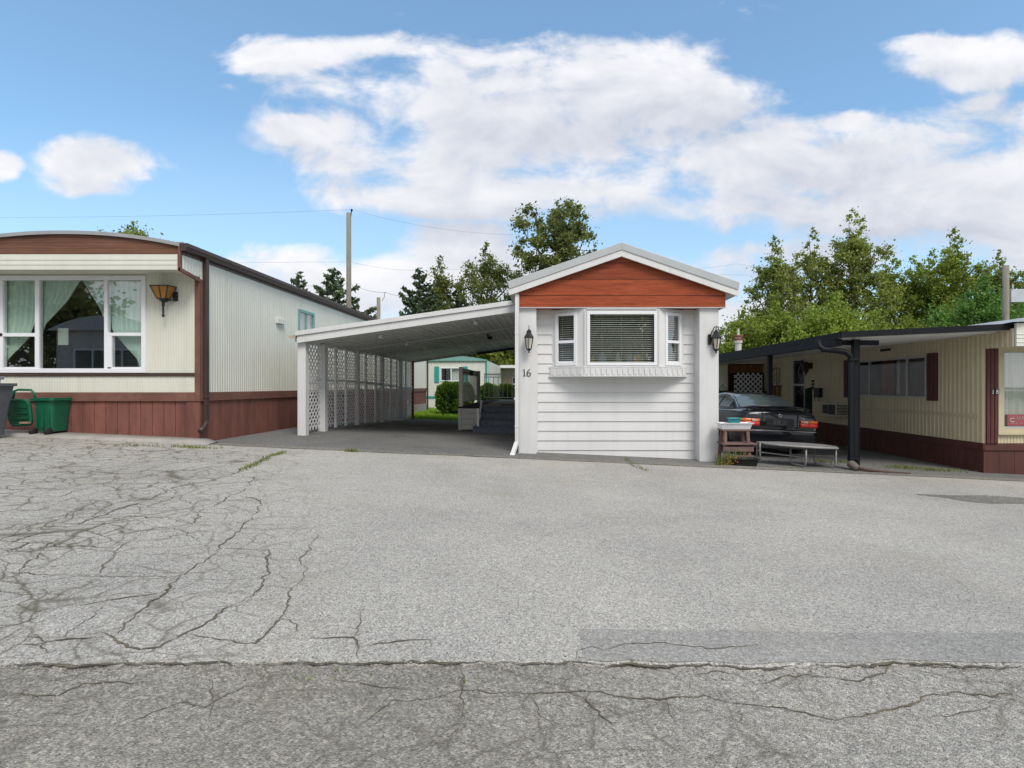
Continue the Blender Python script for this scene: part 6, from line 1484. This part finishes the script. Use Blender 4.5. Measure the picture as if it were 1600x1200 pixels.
def conifer(x, d, ztop, halfw, seed, label, n=9000, sz=.20, cb=.06, group='trees behind the homes', mat='leafS', ragged=.25, name='spruce_tree'):
    g0 = gz(x, d); h = ztop-g0; t = thing(name, label, 'tree', (x, d, g0), group); r = random.Random(seed); rg = np.random.default_rng(seed); limbs = []; S = []; Wt = []
    nb = int(h*7)
    for i in range(nb):
        q = cb+(1-cb)*(i/nb); z0 = g0+h*q; a = i*2.4+r.uniform(-.3, .3); w = max(.14, halfw*1.25*(1-q)**.75*r.uniform(1-ragged*1.4, 1+ragged)); rise = w*(.16 if q > .55 else -.10); 
        pts = [(x+math.cos(a)*w*s_, d+math.sin(a)*w*s_, z0+rise*s_-w*.30*s_*(1-s_)*1.2+w*.12*s_**3) for s_ in (0, .33, .66, 1.0)]
        limbs.append((pts, [.035, .026, .016, .006])); S.append(pts); Wt.append(w**1.25)
    S = np.array(S); Wt = np.array(Wt); Wt /= Wt.sum(); idx = rg.choice(nb, n, p=Wt); s_ = rg.random(n)**.65*.98; k = np.minimum((s_*3).astype(int), 2); f_ = s_*3-k
    P = S[idx, k]*(1-f_)[:, None]+S[idx, k+1]*f_[:, None]; ww = np.linalg.norm(S[idx, 3]-S[idx, 0], axis=1)
    P += rg.normal(size=(n, 3))*np.array([.10, .10, .05])*(.3+ww*(1.15-s_)*.55)[:, None]; P[:, 2] -= np.abs(rg.normal(size=n))*.08*(.4+ww*.3)
    trunk_and_limbs(t, (x, d, g0), h, limbs, .014*h+.04); leaf_mesh('crown', P, rg.uniform(.6, 1.3, n)*sz, M[mat], t, seed, 2.4); return t
def at(px, d): return X_(px, d)
# behind the left home and the carport
broadleaf(at(208, 40), 40, Z_(346, 40), 3.0, .25, 21, 'leafP', 'crown of a leafy tree just showing over the left home roof', 9000, .20)
conifer(at(467, 44), 44, Z_(424, 44), 3.4, 22, 'small bluish spruce peeping over the left home roof', 7000)
conifer(at(521, 42), 42, Z_(418, 42), 4.4, 23, 'dark spruce directly left of the tall utility pole', 9500, ragged=.35)
conifer(at(656, 44), 44, Z_(417, 44), 3.3, 24, 'leftmost pointed spruce rising behind the carport roof', 9500)
broadleaf(at(688, 46), 46, Z_(397, 46), 1.75, .12, 25, 'leafD', 'slim upright tree beside the pointed spruce behind the carport', 12000, .17, 30, 1.0, .42, prof=lambda q: (1-q)**.7*.95+.12)
conifer(at(716, 47), 47, Z_(440, 47), 3.0, 26, 'short dark spruce between the slim tree and the rounded birch', 8000)
broadleaf(at(760, 46), 46, Z_(376, 46), 2.7, .22, 27, 'leafD', 'rounded airy birch above the right part of the carport roof', 12500, .16, 26, .9, .26)
broadleaf(at(786, 44), 44, Z_(470, 44), 2.0, .15, 28, 'leafG', 'low green tree close to the white home eave', 6000, .2)
broadleaf(at(871, 42), 42, Z_(311, 42), 2.65, .20, 29, 'leafD', 'tall poplar rising directly behind the white home roof', 19000, .20, 34, 1.25, .24, prof=lambda q: .62+.45*math.sin(math.pi*q*.9))
broadleaf(at(930, 52), 52, Z_(376, 52), 1.3, .3, 30, 'leafD', 'treetop just showing above the left roof slope of the white home', 3500, .2)
# the wood behind the right home, each tree on its own
R_ = [ # px, d, top py, halfwidth m, crownbase, seed, mat, label, n, size, up
 (1222, 50, 366, 2.7, .18, 41, 'leafP', 'leftmost tall poplar of the right-hand row, leaning left', 15000, .20, .8),
 (1266, 52, 352, 2.2, .2, 42, 'leafP', 'narrow poplar between the leftmost and the tallest tree', 12000, .19, 1.1),
 (1328, 52, 325, 3.3, .18, 43, 'leafP', 'tallest poplar of the right-hand row', 19000, .20, .9),
 (1384, 54, 382, 2.5, .12, 44, 'leafG', 'poplar right behind the shoulder of the tallest tree', 14000, .20, 1.0),
 (1424, 55, 397, 2.5, .12, 45, 'leafG', 'round-topped tree in the middle of the right-hand row', 13000, .20, 1.0),
 (1486, 52, 355, 3.1, .12, 46, 'leafG', 'big broad tree left of the right utility pole', 19000, .20, 1.0),
 (1452, 56, 388, 2.2, .12, 47, 'leafG', 'upright tree at the left flank of the big broad tree', 11000, .20, 1.1),
 (1556, 50, 388, 2.3, .15, 48, 'leafP', 'thin-topped tree directly behind the right utility pole', 9500, .19, 1.2),
 (1612, 50, 400, 2.8, .12, 49, 'leafP', 'tree cut off by the right edge of the photo', 10000, .20, 1.0),
 (1155, 46, 478, 2.2, .05, 50, 'leafG', 'low green tree directly right of the white home', 12000, .18, .7),
 (1208, 44, 470, 2.4, .05, 51, 'leafG', 'low bushy tree below the leftmost poplar', 12000, .18, .7),
 (1262, 40, 478, 1.9, .05, 56, 'leafY', 'smaller yellow-green tree left of the lime-coloured one', 9500, .17, .6),
 (1302, 40, 455, 2.3, .08, 52, 'leafY', 'lime-coloured tree in front of the tallest poplar', 14000, .17, .6),
 (1358, 44, 486, 2.4, .05, 53, 'leafG', 'dark low bush filling the gap above the awning', 10000, .18, .6),
 (1408, 44, 490, 2.3, .05, 57, 'leafG', 'dense green bush above the middle of the awning roof', 10000, .18, .6),
 (1448, 38, 492, 1.4, .05, 54, 'leafB', 'small bright green bush peeping above the awning roof', 6500, .15, .6),
 (1530, 40, 430, 2.6, .06, 55, 'leafB', 'bright fresh green maple left of the utility pole', 16000, .18, .7),
 (1480, 46, 470, 2.3, .05, 59, 'leafG', 'mid green bush between the broad tree and the bright maple', 10000, .18, .7),
 (1604, 42, 452, 2.2, .06, 58, 'leafB', 'bright green tree right of the utility pole box', 11000, .18, .7)]
for px, d, py, hw__, cb_, sd_, mt, lb, n_, s_, up_ in R_:
    broadleaf(at(px, d), d, Z_(py, d), hw__, cb_, sd_, mt, lb, n_, s_, 30, up_, .28 if py < 420 else .40, lean=(-.8 if sd_ == 41 else .3))
# far belt of woods
rg = np.random.default_rng(99); n = 60000; a = rg.uniform(-75, 75, n); hh = 5.2+1.8*np.sin(a*.31)+1.1*np.sin(a*.83+1)+.6*np.sin(a*2.1)
P = np.stack([a, 74+rg.normal(size=n)*1.6, -1.2+rg.random(n)**.8*hh], 1)
P = P[(P[:, 0] > 18) | (P[:, 0] < -3)]
tag(leaf_mesh('distant_woods', P, rg.uniform(.3, .75, len(P)), M['leafG'], None, 9), 'far belt of green woods filling in behind the trees', 'woods', kind='stuff')

# ================================================================== POLES AND WIRES
def pole(px, d, py, w, label, name='utility_pole'):
    x = X_(px, d); t = thing(name, label, 'pole', (x, d, gz(x, d)), 'wooden poles'); zt = Z_(py, d); mb = MB(); mb.tube([(x, d, gz(x, d)-.1), (x, d, (zt+gz(x, d))/2), (x, d, zt)], [w*.56, w*.52, w*.48], 12); mb.build('shaft', M['pole'], t)
    return t, x, zt
t, px1, zt1 = pole(545, 32, 333, .28, 'tall weathered utility pole rising behind the left home')
mb = MB(); mb.tube([(px1+.10, 32, zt1-.3), (px1+.16, 32, zt1+.14)], .03, 6); mb.lathe([(.001,0),(.05,0),(.07,.03),(.05,.06),(.06,.09),(.03,.13)], (px1+.17, 32, zt1+.12), 8); mb.build('insulator', M['black'], t)
t2, px2, zt2_ = pole(591.5, 30, 465, .21, 'short wooden service pole right of the tall utility pole')
mb = MB(); mb.tube([(px2+.2, 30, Z_(470, 30)), (px2+.32, 30, Z_(464, 30)), (px2+.32, 30, Z_(458, 30)), (px2+.40, 30, Z_(456.5, 30))], .015, 5); mb.build('service_bracket', M['black'], t2)
t3, px3, zt3 = pole(1571.5, 30, 415, .32, 'utility pole with grey metal box near the right edge')
mb = MB(); xx = px3+.22; mb.box(xx, xx+.74, 29.9, 30.3, Z_(472.5, 30), Z_(452, 30)); mb.box(xx+.02, xx+.10, 29.85, 29.9, Z_(452, 30), Z_(445, 30)); mb.bar((px3, 30.1, Z_(468, 30)), (xx+.1, 30.1, Z_(468, 30)), .05); mb.build('metal_box', pm('pale_grey_box', (.52,.56,.60), .4, .1), t3, bevel=.02)
def wire(pts, r, lab, sag=0):
    P = []
    for (a, b) in zip(pts, pts[1:]):
        a = Vector(a); b = Vector(b); k = 12
        for i in range(k): s_ = i/k; q = a.lerp(b, s_); q.z -= sag*4*s_*(1-s_); P.append(q)
    P.append(Vector(pts[-1])); mb = MB(); mb.tube(P, r*.42, 4); tag(mb.build('overhead_cable', M['wire']), lab, 'cable')
wire([(px1-40, 34, zt1+.6), (px1+.17, 32, zt1+.2), (at(815, 33), 33, Z_(367, 33))], .010, 'thin cable from the top of the tall utility pole to the right', .35)
wire([(px1-40, 34, Z_(405, 34)+.5), (px1, 32.2, Z_(408, 32)), (at(700, 33), 33, Z_(421, 33)), (px1+60, 33, Z_(430, 33))], .009, 'faint cable crossing the middle of the tall pole', .25)
wire([(at(440, 30), 33, Z_(446, 33)), (px1, 31.8, Z_(443, 32)), (px2+.38, 30, Z_(457, 30)), (at(665, 33), 33, Z_(464, 33)), (at(790, 40), 40, Z_(490, 40))], .018, 'sagging service cable joining the tall pole to the short pole', .14)
wire([(px3+14, 31, Z_(425, 30)), (px3, 30.1, Z_(425, 30)), (at(1150, 34), 34, Z_(412, 34)), (at(960, 36), 36, Z_(402, 36))], .009, 'faint cable running left from the right utility pole above the white home roof', .5)
wire([(px3+14, 31, Z_(475, 30)), (px3, 30.1, Z_(480, 30)), (at(1330, 36), 36, Z_(475, 36)), (at(1150, 38), 38, Z_(470, 38))], .010, 'low cable crossing in front of the right-hand trees', .4)

# ================================================================== ACROSS THE ROAD (seen in the window reflections)
YO_ = -5.0
oh = thing('grey_mobile_home', 'grey arched mobile home across the road, reflected in the picture window', 'mobile home', (-19.3, YO_, 0))
def bT(u, n, z): return (u, YO_+n, z)
mb = MB(); wall_strips(mb, bT, -21.6, -17.0, lambda u: .2, lambda u: 3.7, .12, .01, [(-20.8, -17.9, 1.7, 2.9)]); mb.box(-17.05, -17.0, YO_-14, YO_, .2, 3.7); mb.box(-21.6, -21.55, YO_-14, YO_, .2, 3.7); mb.box(-21.55, -17.05, YO_-14, YO_-13.9, .2, 3.7); mb.build('wall', pm('grey_siding', (.55,.54,.52), .6), oh, recalc=False)
ar_ = [(-21.7+4.8*i/16, 3.7+.62*(1-abs(i/8-1)**2)) for i in range(17)]
mb = MB(); mb.prism([(-21.7, 3.68)]+ar_+[(-16.9, 3.68)], YO_-14, YO_+.3, 'y'); mb.build('roof', pm('pale_roof', (.5,.5,.5), .5), oh)
window(bT, -20.8, -17.9, 1.7, 2.9, oh, M['trimwhite'], .08, [(-20.0, -19.93, 1.75, 2.85), (-18.7, -18.63, 1.75, 2.85)], .03, .08, glass='glassdark'); room(bT, -20.8, -17.9, 1.7, 2.9, -.1, -2.5, oh)
mb = MB(); mb.box(-21.5, -17.1, YO_+.012, YO_+.03, .2, 1.2); mb.build('skirt', M['brownR'], oh)
for i, (x, y, z, w_) in enumerate(((-33, -16, 9.5, 4.2), (-25, -26, 13, 5.4), (-12, -24, 11, 4.2), (2.5, -20, 8.5, 3.4), (8, -27, 10, 4.2), (14.5, -21, 8.5, 3.6))):
    broadleaf(x, y, z, w_, .05, 70+i, 'leafD', ['far left tree across the road behind the camera', 'tree behind the grey home across the road', 'tree right of the grey home across the road', 'nearest tree straight across the road', 'tallest tree across the road', 'far right tree across the road'][i], 6000, .36, 26, .6, .36, group='trees across the road')
